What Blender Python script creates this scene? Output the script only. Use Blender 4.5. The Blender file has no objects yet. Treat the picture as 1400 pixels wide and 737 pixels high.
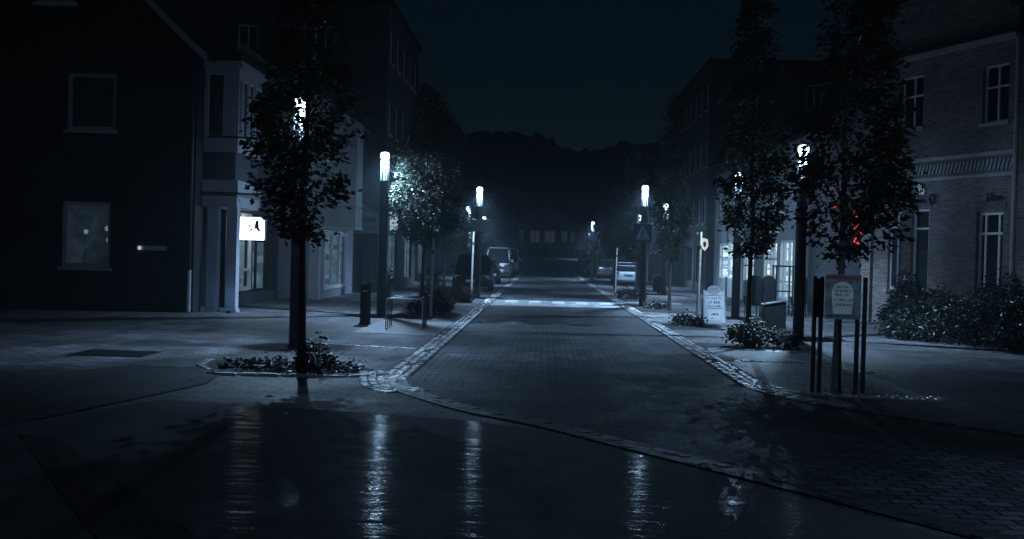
import bpy, bmesh, math, random
from mathutils import Vector, Matrix, noise
random.seed(11)
S = bpy.context.scene
COL = S.collection
RAD = math.radians

# ------------------------------------------------------------------ camera
cam_d = bpy.data.cameras.new("camera")
cam = bpy.data.objects.new("camera", cam_d)
COL.objects.link(cam)
cam_d.sensor_width = 36.0
cam_d.lens = 1600.0 / 1400.0 * 36.0
cam_d.clip_end = 3000.0
cam_d.clip_start = 0.1
rot = Matrix.Rotation(RAD(1.56), 4, 'Z') @ Matrix.Rotation(RAD(90 - 0.70), 4, 'X') @ Matrix.Rotation(RAD(1.5), 4, 'Z')
cam.matrix_world = Matrix.Translation((0, 0, 1.7)) @ rot
S.camera = cam

# ------------------------------------------------------------------ sky (deep night: same daylight sky, turned right down)
SKY_STRENGTH = 0.0018
world = bpy.data.worlds.new("World")
S.world = world
world.use_nodes = True
wn = world.node_tree
bg = wn.nodes["Background"]
sky = wn.nodes.new("ShaderNodeTexSky")
sky.sky_type = 'NISHITA'
sky.sun_disc = False
sky.sun_elevation = RAD(22)
sky.sun_rotation = RAD(200)
sky.dust_density = 0.3
sky.ozone_density = 2.0
hsv = wn.nodes.new("ShaderNodeMix")
hsv.data_type = 'RGBA'; hsv.blend_type = 'MULTIPLY'
hsv.inputs[0].default_value = 1.0
hsv.inputs[7].default_value = (0.46, 0.80, 1.0, 1)
wn.links.new(sky.outputs[0], hsv.inputs[6])
wn.links.new(hsv.outputs[2], bg.inputs[0])
bg.inputs[1].default_value = SKY_STRENGTH

S.view_settings.view_transform = 'Standard'
S.view_settings.look = 'None'
S.view_settings.gamma = 1.0
S.view_settings.exposure = 0.0
S.view_settings.use_curve_mapping = False
LAMP_W = 2050.0
LAMP_COL = (0.44, 0.70, 1.0)
BULB_R = 0.009
HAZE = 0.0017

S.render.engine = 'CYCLES'
S.cycles.use_denoising = True
try:
    S.cycles.denoiser = 'OPENIMAGEDENOISE'
except Exception:
    pass
S.cycles.max_bounces = 6
S.cycles.diffuse_bounces = 3
S.cycles.glossy_bounces = 3
S.cycles.transmission_bounces = 4
S.cycles.transparent_max_bounces = 10
S.cycles.sample_clamp_indirect = 3.0
S.cycles.caustics_reflective = False
S.cycles.caustics_refractive = False

# ------------------------------------------------------------------ materials
MATS = {}
def nt(name):
    m = bpy.data.materials.new(name)
    m.use_nodes = True
    t = m.node_tree
    return m, t, t.nodes["Principled BSDF"]

def link(t, a, b): t.links.new(a, b)

def coords(t, scale=(1, 1, 1), kind='Object'):
    tc = t.nodes.new("ShaderNodeTexCoord")
    mp = t.nodes.new("ShaderNodeMapping")
    mp.inputs[3].default_value = scale
    link(t, tc.outputs[kind], mp.inputs[0])
    return mp.outputs[0]

def noise_n(t, vec, scale, detail=4, rough=0.6):
    n = t.nodes.new("ShaderNodeTexNoise")
    n.inputs["Scale"].default_value = scale
    n.inputs["Detail"].default_value = detail
    n.inputs["Roughness"].default_value = rough
    if vec is not None: link(t, vec, n.inputs["Vector"])
    return n.outputs[0]

def ramp(t, fac, a, b, p0=0.3, p1=0.7):
    r = t.nodes.new("ShaderNodeValToRGB")
    r.color_ramp.elements[0].position = p0
    r.color_ramp.elements[1].position = p1
    r.color_ramp.elements[0].color = (*a, 1)
    r.color_ramp.elements[1].color = (*b, 1)
    link(t, fac, r.inputs[0])
    return r.outputs[0]

def maprange(t, fac, lo, hi):
    r = t.nodes.new("ShaderNodeMapRange")
    r.inputs[1].default_value = 0.3; r.inputs[2].default_value = 0.7
    r.inputs[3].default_value = lo; r.inputs[4].default_value = hi
    link(t, fac, r.inputs[0])
    return r.outputs[0]

def bump(t, p, h, strength=0.3, dist=0.02):
    b = t.nodes.new("ShaderNodeBump")
    b.inputs["Strength"].default_value = strength
    b.inputs["Distance"].default_value = dist
    link(t, h, b.inputs["Height"])
    link(t, b.outputs[0], p.inputs["Normal"])
    return b

def plain(name, col, rough=0.6, var=0.25, scale=6.0, metal=0.0, bmp=0.15, spec=0.5, rvar=0.1):
    if name in MATS: return MATS[name]
    m, t, p = nt(name)
    v = coords(t)
    n = noise_n(t, v, scale, 5)
    lo = tuple(c * (1 - var) for c in col); hi = tuple(min(1, c * (1 + var)) for c in col)
    link(t, ramp(t, n, lo, hi), p.inputs["Base Color"])
    link(t, maprange(t, n, max(0.02, rough - rvar), min(1, rough + rvar)), p.inputs["Roughness"])
    p.inputs["Metallic"].default_value = metal
    p.inputs["Specular IOR Level"].default_value = spec
    if bmp > 0:
        bump(t, p, noise_n(t, v, scale * 9, 3), bmp, 0.01)
    MATS[name] = m
    return m

def emit(name, col, strength, var=0.0, scale=5):
    if name in MATS: return MATS[name]
    m, t, p = nt(name)
    p.inputs["Base Color"].default_value = (*[min(0.8, c) for c in col], 1)
    p.inputs["Roughness"].default_value = 0.5
    p.inputs["Emission Strength"].default_value = strength
    if var > 0:
        n = noise_n(t, coords(t), scale, 3)
        link(t, ramp(t, n, tuple(c * (1 - var) for c in col), col), p.inputs["Emission Color"])
    else:
        p.inputs["Emission Color"].default_value = (*col, 1)
    MATS[name] = m
    return m

def brick(name, c1, c2, mortar, bw=0.24, bh=0.075, rough=0.75, uv='wall', bmp=0.5, mort=0.012, offset=0.5, rvar=0.12, big=0.35, spec=0.4):
    if name in MATS: return MATS[name]
    if name in MATS: return MATS[name]
    m, t, p = nt(name)
    tc = t.nodes.new("ShaderNodeTexCoord")
    if uv == 'wall':
        sp = t.nodes.new("ShaderNodeSeparateXYZ"); link(t, tc.outputs['Object'], sp.inputs[0])
        ad = t.nodes.new("ShaderNodeMath"); ad.operation = 'ADD'
        link(t, sp.outputs[0], ad.inputs[0]); link(t, sp.outputs[1], ad.inputs[1])
        cb = t.nodes.new("ShaderNodeCombineXYZ")
        link(t, ad.outputs[0], cb.inputs[0]); link(t, sp.outputs[2], cb.inputs[1])
        vec = cb.outputs[0]
    else:
        vec = tc.outputs['Object']
    p.inputs["Specular IOR Level"].default_value = spec
    b = t.nodes.new("ShaderNodeTexBrick")
    b.inputs["Scale"].default_value = 1.0
    b.inputs["Brick Width"].default_value = bw
    b.inputs["Row Height"].default_value = bh
    b.inputs["Mortar Size"].default_value = mort
    b.inputs["Mortar Smooth"].default_value = 0.3
    b.offset = offset
    b.inputs["Color1"].default_value = (*c1, 1)
    b.inputs["Color2"].default_value = (*c2, 1)
    b.inputs["Mortar"].default_value = (*mortar, 1)
    link(t, vec, b.inputs["Vector"])
    n = noise_n(t, tc.outputs['Object'], 0.7, 5)
    n2 = noise_n(t, tc.outputs['Object'], 25, 3)
    mx = t.nodes.new("ShaderNodeMix"); mx.data_type = 'RGBA'; mx.blend_type = 'MULTIPLY'
    mx.inputs[0].default_value = 1.0
    link(t, b.outputs["Color"], mx.inputs[6])
    link(t, ramp(t, n, (1 - big,) * 3, (1 + big,) * 3, 0.3, 0.7), mx.inputs[7])
    colo = mx.outputs[2]
    if uv == 'floor':
        n3 = noise_n(t, coords(t, (1.6, 0.10, 1)), 1.0, 4, 0.65)
        n4 = noise_n(t, coords(t, (0.9, 0.9, 1)), 2.3, 6, 0.7)
        for nn_, lo_, hi_ in ((n3, .72, 1.25), (n4, .70, 1.25)):
            m2 = t.nodes.new("ShaderNodeMix"); m2.data_type = 'RGBA'; m2.blend_type = 'MULTIPLY'; m2.inputs[0].default_value = 1.0
            link(t, colo, m2.inputs[6]); link(t, ramp(t, nn_, (lo_,) * 3, (hi_,) * 3, .35, .65), m2.inputs[7]); colo = m2.outputs[2]
    link(t, colo, p.inputs["Base Color"])
    link(t, maprange(t, n, rough - rvar, rough + rvar), p.inputs["Roughness"])
    ad2 = t.nodes.new("ShaderNodeMath"); ad2.operation = 'MULTIPLY_ADD'
    ad2.inputs[1].default_value = -1.0
    link(t, b.outputs["Fac"], ad2.inputs[0])
    ml = t.nodes.new("ShaderNodeMath"); ml.operation = 'MULTIPLY'; ml.inputs[1].default_value = 0.6
    link(t, n2, ml.inputs[0]); link(t, ml.outputs[0], ad2.inputs[2])
    bump(t, p, ad2.outputs[0], bmp, 0.012)
    MATS[name] = m
    return m

def wet_asphalt():
    m, t, p = nt("wet_asphalt")
    v = coords(t)
    n = noise_n(t, v, 0.35, 5)
    g = noise_n(t, v, 90, 2)
    link(t, ramp(t, n, (0.085, 0.090, 0.094), (0.125, 0.130, 0.135)), p.inputs["Base Color"])
    p.inputs["Roughness"].default_value = 0.75
    p.inputs["Specular IOR Level"].default_value = 0.15
    bump(t, p, g, 0.5, 0.008)
    gl = t.nodes.new("ShaderNodeBsdfGlossy"); gl.inputs["Roughness"].default_value = 0.12
    und = noise_n(t, coords(t, (0.55, 4.2, 1)), 1.7, 3, 0.55)
    b1 = t.nodes.new("ShaderNodeBump"); b1.inputs["Strength"].default_value = 0.5; b1.inputs["Distance"].default_value = 0.022
    link(t, und, b1.inputs["Height"])
    b2 = t.nodes.new("ShaderNodeBump"); b2.inputs["Strength"].default_value = 0.25; b2.inputs["Distance"].default_value = 0.004
    link(t, noise_n(t, coords(t, (1, 1.6, 1)), 26, 2, 0.5), b2.inputs["Height"]); link(t, b1.outputs[0], b2.inputs["Normal"])
    link(t, b2.outputs[0], gl.inputs["Normal"])
    film = noise_n(t, coords(t, (1.2, 4.6, 1)), 1.5, 4, 0.65)
    mr = t.nodes.new("ShaderNodeMapRange"); mr.inputs[1].default_value = 0.46; mr.inputs[2].default_value = 0.66; mr.inputs[3].default_value = 0.010; mr.inputs[4].default_value = 0.08
    link(t, film, mr.inputs[0])
    link(t, maprange(t, noise_n(t, coords(t, (1, 2.2, 1)), 2.1, 3), 0.085, 0.13), gl.inputs['Roughness'])
    mx = t.nodes.new("ShaderNodeMixShader")
    link(t, mr.outputs[0], mx.inputs[0]); link(t, p.outputs[0], mx.inputs[1]); link(t, gl.outputs[0], mx.inputs[2])
    link(t, mx.outputs[0], t.nodes["Material Output"].inputs[0])
    return m

def leaf_mat(name, c1, c2, rough=0.38):
    if name in MATS: return MATS[name]
    m, t, p = nt(name)
    oi = t.nodes.new("ShaderNodeNewGeometry")
    r = t.nodes.new("ShaderNodeValToRGB")
    r.color_ramp.elements[0].color = (*c1, 1); r.color_ramp.elements[1].color = (*c2, 1)
    link(t, oi.outputs["Random Per Island"], r.inputs[0])
    link(t, r.outputs[0], p.inputs["Base Color"])
    p.inputs["Roughness"].default_value = rough
    tr = t.nodes.new("ShaderNodeBsdfTranslucent")
    link(t, r.outputs[0], tr.inputs[0])
    mx = t.nodes.new("ShaderNodeMixShader"); mx.inputs[0].default_value = 0.22
    link(t, p.outputs[0], mx.inputs[1]); link(t, tr.outputs[0], mx.inputs[2])
    link(t, mx.outputs[0], t.nodes["Material Output"].inputs[0])
    MATS[name] = m
    return m

def glass_mat(name, tint=(0.9, 0.95, 1.0), gl=0.1, transl=0.0):
    if name in MATS: return MATS[name]
    m = bpy.data.materials.new(name); m.use_nodes = True
    t = m.node_tree
    t.nodes.remove(t.nodes["Principled BSDF"])
    tr = t.nodes.new("ShaderNodeBsdfTransparent"); tr.inputs[0].default_value = (*tint, 1)
    gs = t.nodes.new("ShaderNodeBsdfGlossy"); gs.inputs["Roughness"].default_value = 0.06
    mx = t.nodes.new("ShaderNodeMixShader"); mx.inputs[0].default_value = gl
    link(t, tr.outputs[0], mx.inputs[1]); link(t, gs.outputs[0], mx.inputs[2])
    out = mx.outputs[0]
    if transl > 0:
        tl = t.nodes.new("ShaderNodeBsdfTranslucent"); tl.inputs[0].default_value = (0.9, 0.95, 1, 1)
        m2 = t.nodes.new("ShaderNodeMixShader"); m2.inputs[0].default_value = transl
        link(t, out, m2.inputs[1]); link(t, tl.outputs[0], m2.inputs[2]); out = m2.outputs[0]
    link(t, out, t.nodes["Material Output"].inputs[0])
    MATS[name] = m
    return m

M = {}
M['paving'] = brick("concrete_paving", (0.165, 0.155, 0.162), (0.10, 0.095, 0.104), (0.03, 0.03, 0.033), 0.3, 0.2, 0.6, 'floor', 0.6, 0.014, 0.5, 0.16, 0.38, 0.15)
M['street'] = brick("clinker_paving", (0.13, 0.135, 0.145), (0.06, 0.065, 0.075), (0.02, 0.02, 0.024), 0.22, 0.15, 0.62, 'floor', 0.7, 0.014, 0.5, 0.12, 0.38, 0.15)
M['asphalt'] = wet_asphalt()
M['cobble_dark'] = brick("dark_cobble", (0.05, 0.05, 0.052), (0.03, 0.03, 0.032), (0.012, 0.012, 0.012), 0.14, 0.12, 0.85, 'floor', 0.5, 0.02)
M['granite'] = plain("pale_granite", (0.46, 0.46, 0.47), 0.24, 0.5, 9, bmp=0.3, rvar=0.12)
M['granite_dark'] = plain("dark_granite", (0.06, 0.06, 0.065), 0.5, 0.35, 9, bmp=0.3)
M['paint'] = plain("road_paint", (0.85, 0.85, 0.85), 0.5, 0.3, 14)
M['iron'] = plain("cast_iron", (0.03, 0.03, 0.032), 0.5, 0.3, 30, 0.6)
M['soil'] = plain("bed_soil", (0.035, 0.03, 0.025), 0.9, 0.4, 20, bmp=0.6)
M['dark_metal'] = plain("anthracite_metal", (0.022, 0.023, 0.026), 0.42, 0.2, 15, 0.3, 0.05)
M['black_plastic'] = plain("black_coated_steel", (0.010, 0.010, 0.012), 0.6, 0.2, 15, 0.0, 0.05, 0.25)
M['steel'] = plain("galvanised_steel", (0.30, 0.31, 0.32), 0.4, 0.2, 25, 0.8, 0.05)
M['white_paint'] = plain("white_paint", (0.72, 0.72, 0.76), 0.5, 0.08, 3)
M['white_render'] = plain("white_render", (0.46, 0.45, 0.52), 0.8, 0.1, 2.5)
M['grey_render'] = plain("grey_render", (0.30, 0.31, 0.32), 0.85, 0.15, 2)
M['mauve_render'] = plain("mauve_grey_render", (0.26, 0.24, 0.30), 0.85, 0.12, 2)
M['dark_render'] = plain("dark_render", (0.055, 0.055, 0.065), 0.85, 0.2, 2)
M['black_brick'] = brick("black_clinker", (0.022, 0.021, 0.024), (0.014, 0.014, 0.016), (0.028, 0.028, 0.031), rough=0.7)
M['house_brick'] = brick("red_brown_brick", (0.27, 0.195, 0.185), (0.115, 0.09, 0.09), (0.24, 0.23, 0.23), rough=0.8, bmp=0.8, mort=0.011)
M['shop_brick'] = brick("mixed_brick", (0.10, 0.08, 0.08), (0.06, 0.05, 0.055), (0.10, 0.10, 0.10), rough=0.8)
M['tile_roof'] = brick("dark_roof_tiles", (0.03, 0.026, 0.026), (0.02, 0.018, 0.018), (0.008, 0.008, 0.008), 0.3, 0.3, 0.7, 'wall', 0.8, 0.03)
M['stone_trim'] = plain("pale_stone_trim", (0.42, 0.41, 0.42), 0.7, 0.15, 6)
M['wood_frame'] = plain("dark_wood", (0.03, 0.025, 0.022), 0.55, 0.3, 12)
M['stake'] = plain("pale_stake_wood", (0.36, 0.33, 0.29), 0.75, 0.25, 16, bmp=0.4)
M['bark'] = plain("tree_bark", (0.06, 0.055, 0.05), 0.85, 0.4, 22, bmp=0.7)
M['bark_pale'] = plain("pale_bark", (0.30, 0.285, 0.27), 0.8, 0.35, 22, bmp=0.6)
M['leaf'] = leaf_mat("hornbeam_leaf", (0.040, 0.048, 0.036), (0.10, 0.11, 0.08), 0.48)
M['leaf_dark'] = leaf_mat("dark_shrub_leaf", (0.008, 0.010, 0.008), (0.028, 0.033, 0.025), 0.36)
M['straw'] = leaf_mat("dry_grass_blade", (0.10, 0.075, 0.06), (0.20, 0.15, 0.12), 0.7)
M['dead_leaf'] = leaf_mat("fallen_leaf", (0.05, 0.04, 0.03), (0.13, 0.10, 0.07), 0.5)
M['dark_glass'] = plain("night_window_glass", (0.012, 0.014, 0.018), 0.05, 0.1, 2, 0, 0, 0.6, 0.02)
M['shop_glass'] = glass_mat("shop_glass", gl=0.12)
M['lamp_glass'] = glass_mat("lamp_glass", gl=0.05, transl=0.007)
M['lamp_dome'] = emit("lamp_diffuser", (0.78, 0.93, 1.0), 6.0)
M['lamp_core'] = emit("lamp_core", (0.70, 0.88, 1.0), 1.6)
M['rubber'] = plain("tyre_rubber", (0.015, 0.015, 0.015), 0.8, 0.2, 20)
M['plate'] = plain("number_plate", (0.05, 0.05, 0.055), 0.4, 0.1, 8, bmp=0)
M['red_lens'] = plain("red_lens", (0.25, 0.01, 0.01), 0.15, 0.1, 8, bmp=0)
M['clear_lens'] = plain("clear_lens", (0.55, 0.58, 0.6), 0.08, 0.1, 8, bmp=0)
M['far_trees'] = plain("far_woodland", (0.012, 0.014, 0.014), 1.0, 0.5, 0.15, bmp=0)

# ------------------------------------------------------------------ mesh helpers
class MB:
    def __init__(s): s.v = []; s.f = []
    def add(s, vs, fs):
        o = len(s.v); s.v += [tuple(v) for v in vs]; s.f += [tuple(i + o for i in f) for f in fs]
        return s
    def box(s, x0, x1, y0, y1, z0, z1):
        return s.add([(x0,y0,z0),(x1,y0,z0),(x1,y1,z0),(x0,y1,z0),(x0,y0,z1),(x1,y0,z1),(x1,y1,z1),(x0,y1,z1)],
                     [(3,2,1,0),(4,5,6,7),(0,1,5,4),(1,2,6,5),(2,3,7,6),(3,0,4,7)])
    def quad(s, a, b, c, d): return s.add([a, b, c, d], [(0,1,2,3)])
    def poly(s, pts): return s.add(pts, [tuple(range(len(pts)))])
    def extrude(s, pts, vec):
        n = len(pts); vec = Vector(vec)
        q = [tuple(Vector(p) + vec) for p in pts]
        return s.add(list(pts) + q, [tuple(range(n))[::-1], tuple(range(n, 2*n))] + [(i, (i+1) % n, n + (i+1) % n, n + i) for i in range(n)])
    def tube(s, p0, p1, r0, r1=None, n=10, caps=True):
        return s.path([p0, p1], [r0, r0 if r1 is None else r1], n, caps)
    def path(s, pts, rs, n=8, caps=True):
        pts = [Vector(p) for p in pts]
        if not isinstance(rs, (list, tuple)): rs = [rs] * len(pts)
        V = []; F = []
        up = None
        for i, p in enumerate(pts):
            d = (pts[min(i+1, len(pts)-1)] - pts[max(i-1, 0)]).normalized()
            if up is None:
                up = Vector((1, 0, 0)) if abs(d.x) < 0.9 else Vector((0, 1, 0))
            a = (up - d * up.dot(d)).normalized(); b = d.cross(a); up = a
            for k in range(n):
                t = 2 * math.pi * k / n
                V.append(p + (a * math.cos(t) + b * math.sin(t)) * rs[i])
        for i in range(len(pts) - 1):
            for k in range(n):
                F.append((i*n + k, i*n + (k+1) % n, (i+1)*n + (k+1) % n, (i+1)*n + k))
        if caps:
            F.append(tuple(range(n))[::-1]); F.append(tuple((len(pts)-1)*n + k for k in range(n)))
        return s.add(V, F)
    def lathe(s, prof, n=20, c=(0, 0, 0)):
        V = []; F = []
        for r, z in prof:
            for k in range(n):
                t = 2 * math.pi * k / n
                V.append((c[0] + r * math.cos(t), c[1] + r * math.sin(t), c[2] + z))
        for i in range(len(prof) - 1):
            for k in range(n):
                F.append((i*n + k, i*n + (k+1) % n, (i+1)*n + (k+1) % n, (i+1)*n + k))
        return s.add(V, F)
    def build(s, name, mat, parent=None, smooth=False, bevel=0.0, off=None, loc=None):
        me = bpy.data.meshes.new(name)
        v = s.v
        if off is not None:
            v = [(a - off[0], b - off[1], c - off[2]) for a, b, c in v]
        me.from_pydata(v, [], s.f); me.update()
        if bevel > 0:
            bm = bmesh.new(); bm.from_mesh(me)
            bmesh.ops.remove_doubles(bm, verts=bm.verts, dist=1e-5)
            ed = [e for e in bm.edges if len(e.link_faces) == 2 and e.calc_face_angle(0) > 0.5]
            bmesh.ops.bevel(bm, geom=ed, offset=bevel, segments=2, affect='EDGES', profile=0.6)
            bm.to_mesh(me); bm.free()
        if smooth:
            me.polygons.foreach_set("use_smooth", [True] * len(me.polygons))
            try: me.set_sharp_from_angle(angle=RAD(38))
            except Exception: pass
        me.materials.append(mat)
        o = bpy.data.objects.new(name, me)
        COL.objects.link(o)
        if parent is not None: o.parent = parent
        if loc is not None: o.location = loc
        return o

def tag(o, label=None, cat=None, group=None, kind=None):
    if label: o['label'] = label
    if cat: o['category'] = cat
    if group: o['group'] = group
    if kind: o['kind'] = kind
    return o

def thing(name, label, cat, loc=(0, 0, 0), rz=0.0, group=None):
    o = bpy.data.objects.new(name, None)
    o.empty_display_size = 0.2
    COL.objects.link(o)
    o.location = loc; o.rotation_euler = (0, 0, rz)
    return tag(o, label, cat, group)

def dup(root, loc, rz=0.0, label=None, scale=None):
    r = root.copy(); COL.objects.link(r)
    r.location = loc; r.rotation_euler = (0, 0, rz)
    if scale: r.scale = scale
    if label: r['label'] = label
    def rec(a, b):
        for ch in list(a.children):
            c = ch.copy(); COL.objects.link(c); c.parent = b
            rec(ch, c)
    rec(root, r)
    return r

def struct(mb, name, mat, **k):
    return tag(mb.build(name, mat, **k), kind='structure')

def text_mb(txt, size, depth, mapper, align='CENTER'):
    cu = bpy.data.curves.new("lettering", 'FONT')
    cu.body = txt; cu.size = size; cu.extrude = depth; cu.align_x = align; cu.resolution_u = 3
    o = bpy.data.objects.new("lettering", cu); COL.objects.link(o)
    dg = bpy.context.evaluated_depsgraph_get(); dg.update()
    me = bpy.data.meshes.new_from_object(o.evaluated_get(dg))
    mb = MB()
    mb.add([mapper(v.co.x, v.co.y, v.co.z) for v in me.vertices], [tuple(p.vertices) for p in me.polygons])
    bpy.data.objects.remove(o); bpy.data.curves.remove(cu); bpy.data.meshes.remove(me)
    return mb

def scribble(mb, mapper, x0, x1, z0, z1, rnd, gap=0.3):
    # a row of small unreadable letter-sized marks
    h = z1 - z0; x = x0
    while x < x1 - 0.3 * h:
        w = h * rnd.uniform(0.35, 0.7)
        if rnd.random() < 0.12: x += w; continue
        st = h * 0.22
        k = rnd.randrange(4)
        bars = [(x, x + st, z0, z1)]
        if k in (0, 2): bars.append((x + st, x + w, z1 - st, z1))
        if k in (1, 2): bars.append((x + st, x + w, z0, z0 + st))
        if k == 3: bars.append((x + w - st, x + w, z0, z1))
        if k in (0, 3): bars.append((x + st, x + w - (st if k == 3 else 0), (z0 + z1) / 2 - st / 2, (z0 + z1) / 2 + st / 2))
        for a, b, c, d in bars:
            mb.quad(mapper(a, c, 0), mapper(b, c, 0), mapper(b, d, 0), mapper(a, d, 0))
        x += w + h * gap

def gz(y):
    return 9e-5 * max(0.0, min(y - 70.0, 190.0)) ** 2

# ------------------------------------------------------------------ ground
YS = [-60, 0, 20, 40, 60, 70, 80, 90, 100, 110, 120, 130, 140, 150, 160, 170, 180, 190, 200, 210, 220, 230, 240, 250, 260, 700, 2400]
def strip(x0, x1, y0, y1, dz):
    mb = MB()
    ys = [y0] + [y for y in YS if y0 < y < y1] + [y1]
    for a, b in zip(ys, ys[1:]):
        mb.quad((x0, a, gz(a) + dz), (x1, a, gz(a) + dz), (x1, b, gz(b) + dz), (x0, b, gz(b) + dz))
    return mb
g = strip(-1500, 1500, -60, 2400, 0.0)
struct(g, "ground", M['paving'])

st = strip(-1.82, 2.70, 14.9, 260, 0.004)
st.poly([(-1.82, 14.9, .004), (-0.72, 12.9, .004), (0.05, 11.9, .004), (0.78, 10.8, .004), (1.6, 9.55, .004), (2.3, 8.4, .004), (3.2, 6.9, .004), (7.5, -0.5, .004),
         (12.0, 1.5, .004), (4.9, 11.96, .004), (4.0, 13.1, .004), (3.1, 14.5, .004), (2.70, 14.9, .004)])
struct(st, "street", M['street'])

asp = MB()
asp.poly([(-40, -20, .008), (18, -20, .008), (7.2, -0.6, .008), (2.9, 6.8, .008), (2.0, 8.3, .008), (1.35, 9.4, .008), (0.55, 10.6, .008), (-0.2, 11.5, .008), (-0.9, 11.95, .008),
          (-2.2, 12.3, .008), (-3.2, 12.6, .008), (-4.2, 12.75, .008), (-5.0, 10.5, .008), (-7.0, 10.1, .008), (-40, 9.0, .008)])
struct(asp, "road", M['asphalt'])

cb = MB()
cb.poly([(-40, 13.2, .012), (-40, 8.9, .012), (-7.0, 10.0, .012), (-5.0, 10.4, .012), (-4.7, 11.6, .012), (-4.4, 13.1, .012), (-4.15, 14.4, .012), (-4.3, 15.6, .012), (-4.8, 16.3, .012), (-5.8, 16.35, .012), (-6.4, 14.8, .012), (-7.4, 13.6, .012)])
struct(cb, "cobble_strip", M['cobble_dark'])
cb = MB()
cb.poly([(-4.6, 10.2, .012), (-4.15, 10.0, .012), (-2.2, 7.1, .012), (2.0, 0.5, .012), (1.4, 0.3, .012), (-2.75, 7.0, .012)])
struct(cb, "cobble_band", M['cobble_dark'])

# stone gutters: rows of single setts
def setts(mb, line, rows, w=0.12, l=0.17, h=0.018, jit=0.008, rnd=random, z0=-0.02, y_lift=True):
    pts = [Vector((a, b, 0)) for a, b in line]
    for r in range(rows):
        off = (r - (rows - 1) / 2) * w
        carry = rnd.uniform(0, l)
        for a, b in zip(pts, pts[1:]):
            d = (b - a); L = d.length; d.normalize(); nrm = Vector((-d.y, d.x, 0))
            s = carry
            while s < L:
                ll = l * rnd.uniform(0.8, 1.15)
                c = a + d * s + nrm * (off + rnd.uniform(-jit, jit))
                hw = w * 0.45; hl = ll * 0.46; ht = h * rnd.uniform(0.6, 1.25); k = 0.78
                zb = gz(c.y)
                ax = d; bx = nrm
                tilt = rnd.uniform(-0.003, 0.003)
                V = [c - ax*hl - bx*hw, c + ax*hl - bx*hw, c + ax*hl + bx*hw, c - ax*hl + bx*hw]
                T = [c - ax*hl*k - bx*hw*k, c + ax*hl*k - bx*hw*k, c + ax*hl*k + bx*hw*k, c - ax*hl*k + bx*hw*k]
                vs = [(p.x, p.y, zb + z0) for p in V] + [(p.x, p.y, zb + ht * 0.55) for p in V] + [(p.x, p.y, zb + ht + (tilt if i < 2 else -tilt)) for i, p in enumerate(T)]
                fs = []
                for i in range(4):
                    j = (i + 1) % 4
                    fs += [(i, j, 4 + j, 4 + i), (4 + i, 4 + j, 8 + j, 8 + i)]
                fs.append((8, 9, 10, 11))
                mb.add(vs, fs)
                s += ll
            carry = s - L
    return mb

def curve_pts(pts, n=6):
    out = []
    P = [Vector((*p, 0)) for p in pts]
    for i in range(len(P) - 1):
        p0 = P[max(i-1, 0)]; p1 = P[i]; p2 = P[i+1]; p3 = P[min(i+2, len(P)-1)]
        for k in range(n):
            t = k / n
            q = 0.5 * ((2*p1) + (p2-p0)*t + (2*p0-5*p1+4*p2-p3)*t*t + (-p0+3*p1-3*p2+p3)*t**3)
            out.append((q.x, q.y))
    out.append((P[-1].x, P[-1].y))
    return out

rs = random.Random(5)
def groove(mb, line, w, z=.0135):
    for (a, b), (c, d) in zip(line, line[1:]):
        n_ = Vector((-(d - b), c - a, 0)).normalized() * w
        mb.quad((a - n_.x, b - n_.y, z + gz(b)), (a + n_.x, b + n_.y, z + gz(b)), (c + n_.x, d + n_.y, z + gz(d)), (c - n_.x, d - n_.y, z + gz(d)))
mb = MB()
groove(mb, [(-1.98, y) for y in range(110, 15, -1)], .2); groove(mb, [(2.92, y) for y in range(110, 15, -1)], .2)
struct(mb, "gutter_bed", M['soil'])
mb = MB()
setts(mb, curve_pts([(-1.98, 110), (-1.98, 60), (-1.98, 30), (-1.98, 20), (-1.98, 16.2), (-1.92, 15.2), (-1.75, 14.5)], 8), 3, rnd=rs)
setts(mb, curve_pts([(-2.25, 16.4), (-2.12, 15.5), (-1.95, 14.7), (-1.6, 14.2)], 6), 5, rnd=rs)
struct(mb, "gutter", M['granite'], smooth=False)
mb = MB()
setts(mb, curve_pts([(2.92, 110), (2.92, 60), (2.92, 30), (2.92, 20), (2.92, 16.6), (3.0, 15.4), (3.3, 14.5), (3.6, 14.0)], 8), 3, rnd=rs)
setts(mb, curve_pts([(2.96, 16.6), (3.1, 15.6), (3.4, 15.25), (4.1, 15.15), (5.2, 15.1)], 8), 3, l=0.15, rnd=rs)
struct(mb, "gutter", M['granite'])
mb = MB()
GL = curve_pts([(-1.7, 14.4), (-0.79, 12.76), (0.01, 11.82), (0.75, 10.71), (1.56, 9.47), (2.25, 8.4), (3.1, 7.0), (5.0, 3.6)], 8)
setts(mb, GL, 2, w=0.13, h=0.016, rnd=rs)
for (a, b), (c, d) in zip(GL, GL[1:]):
    n_ = Vector((-(d - b), c - a, 0)).normalized() * .15
    mb.quad((a - n_.x, b - n_.y, .0125), (a + n_.x, b + n_.y, .0125), (c + n_.x, d + n_.y, .0125), (c - n_.x, d - n_.y, .0125))
struct(mb, "gutter", M['granite_dark'])
mb = MB()
setts(mb, curve_pts([(3.2, 14.25), (4.0, 13.1), (4.9, 11.96), (7.0, 9.0), (12, 2)], 6), 1, w=0.14, h=0.02, rnd=rs)
struct(mb, "kerb", M['granite_dark'])
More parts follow.
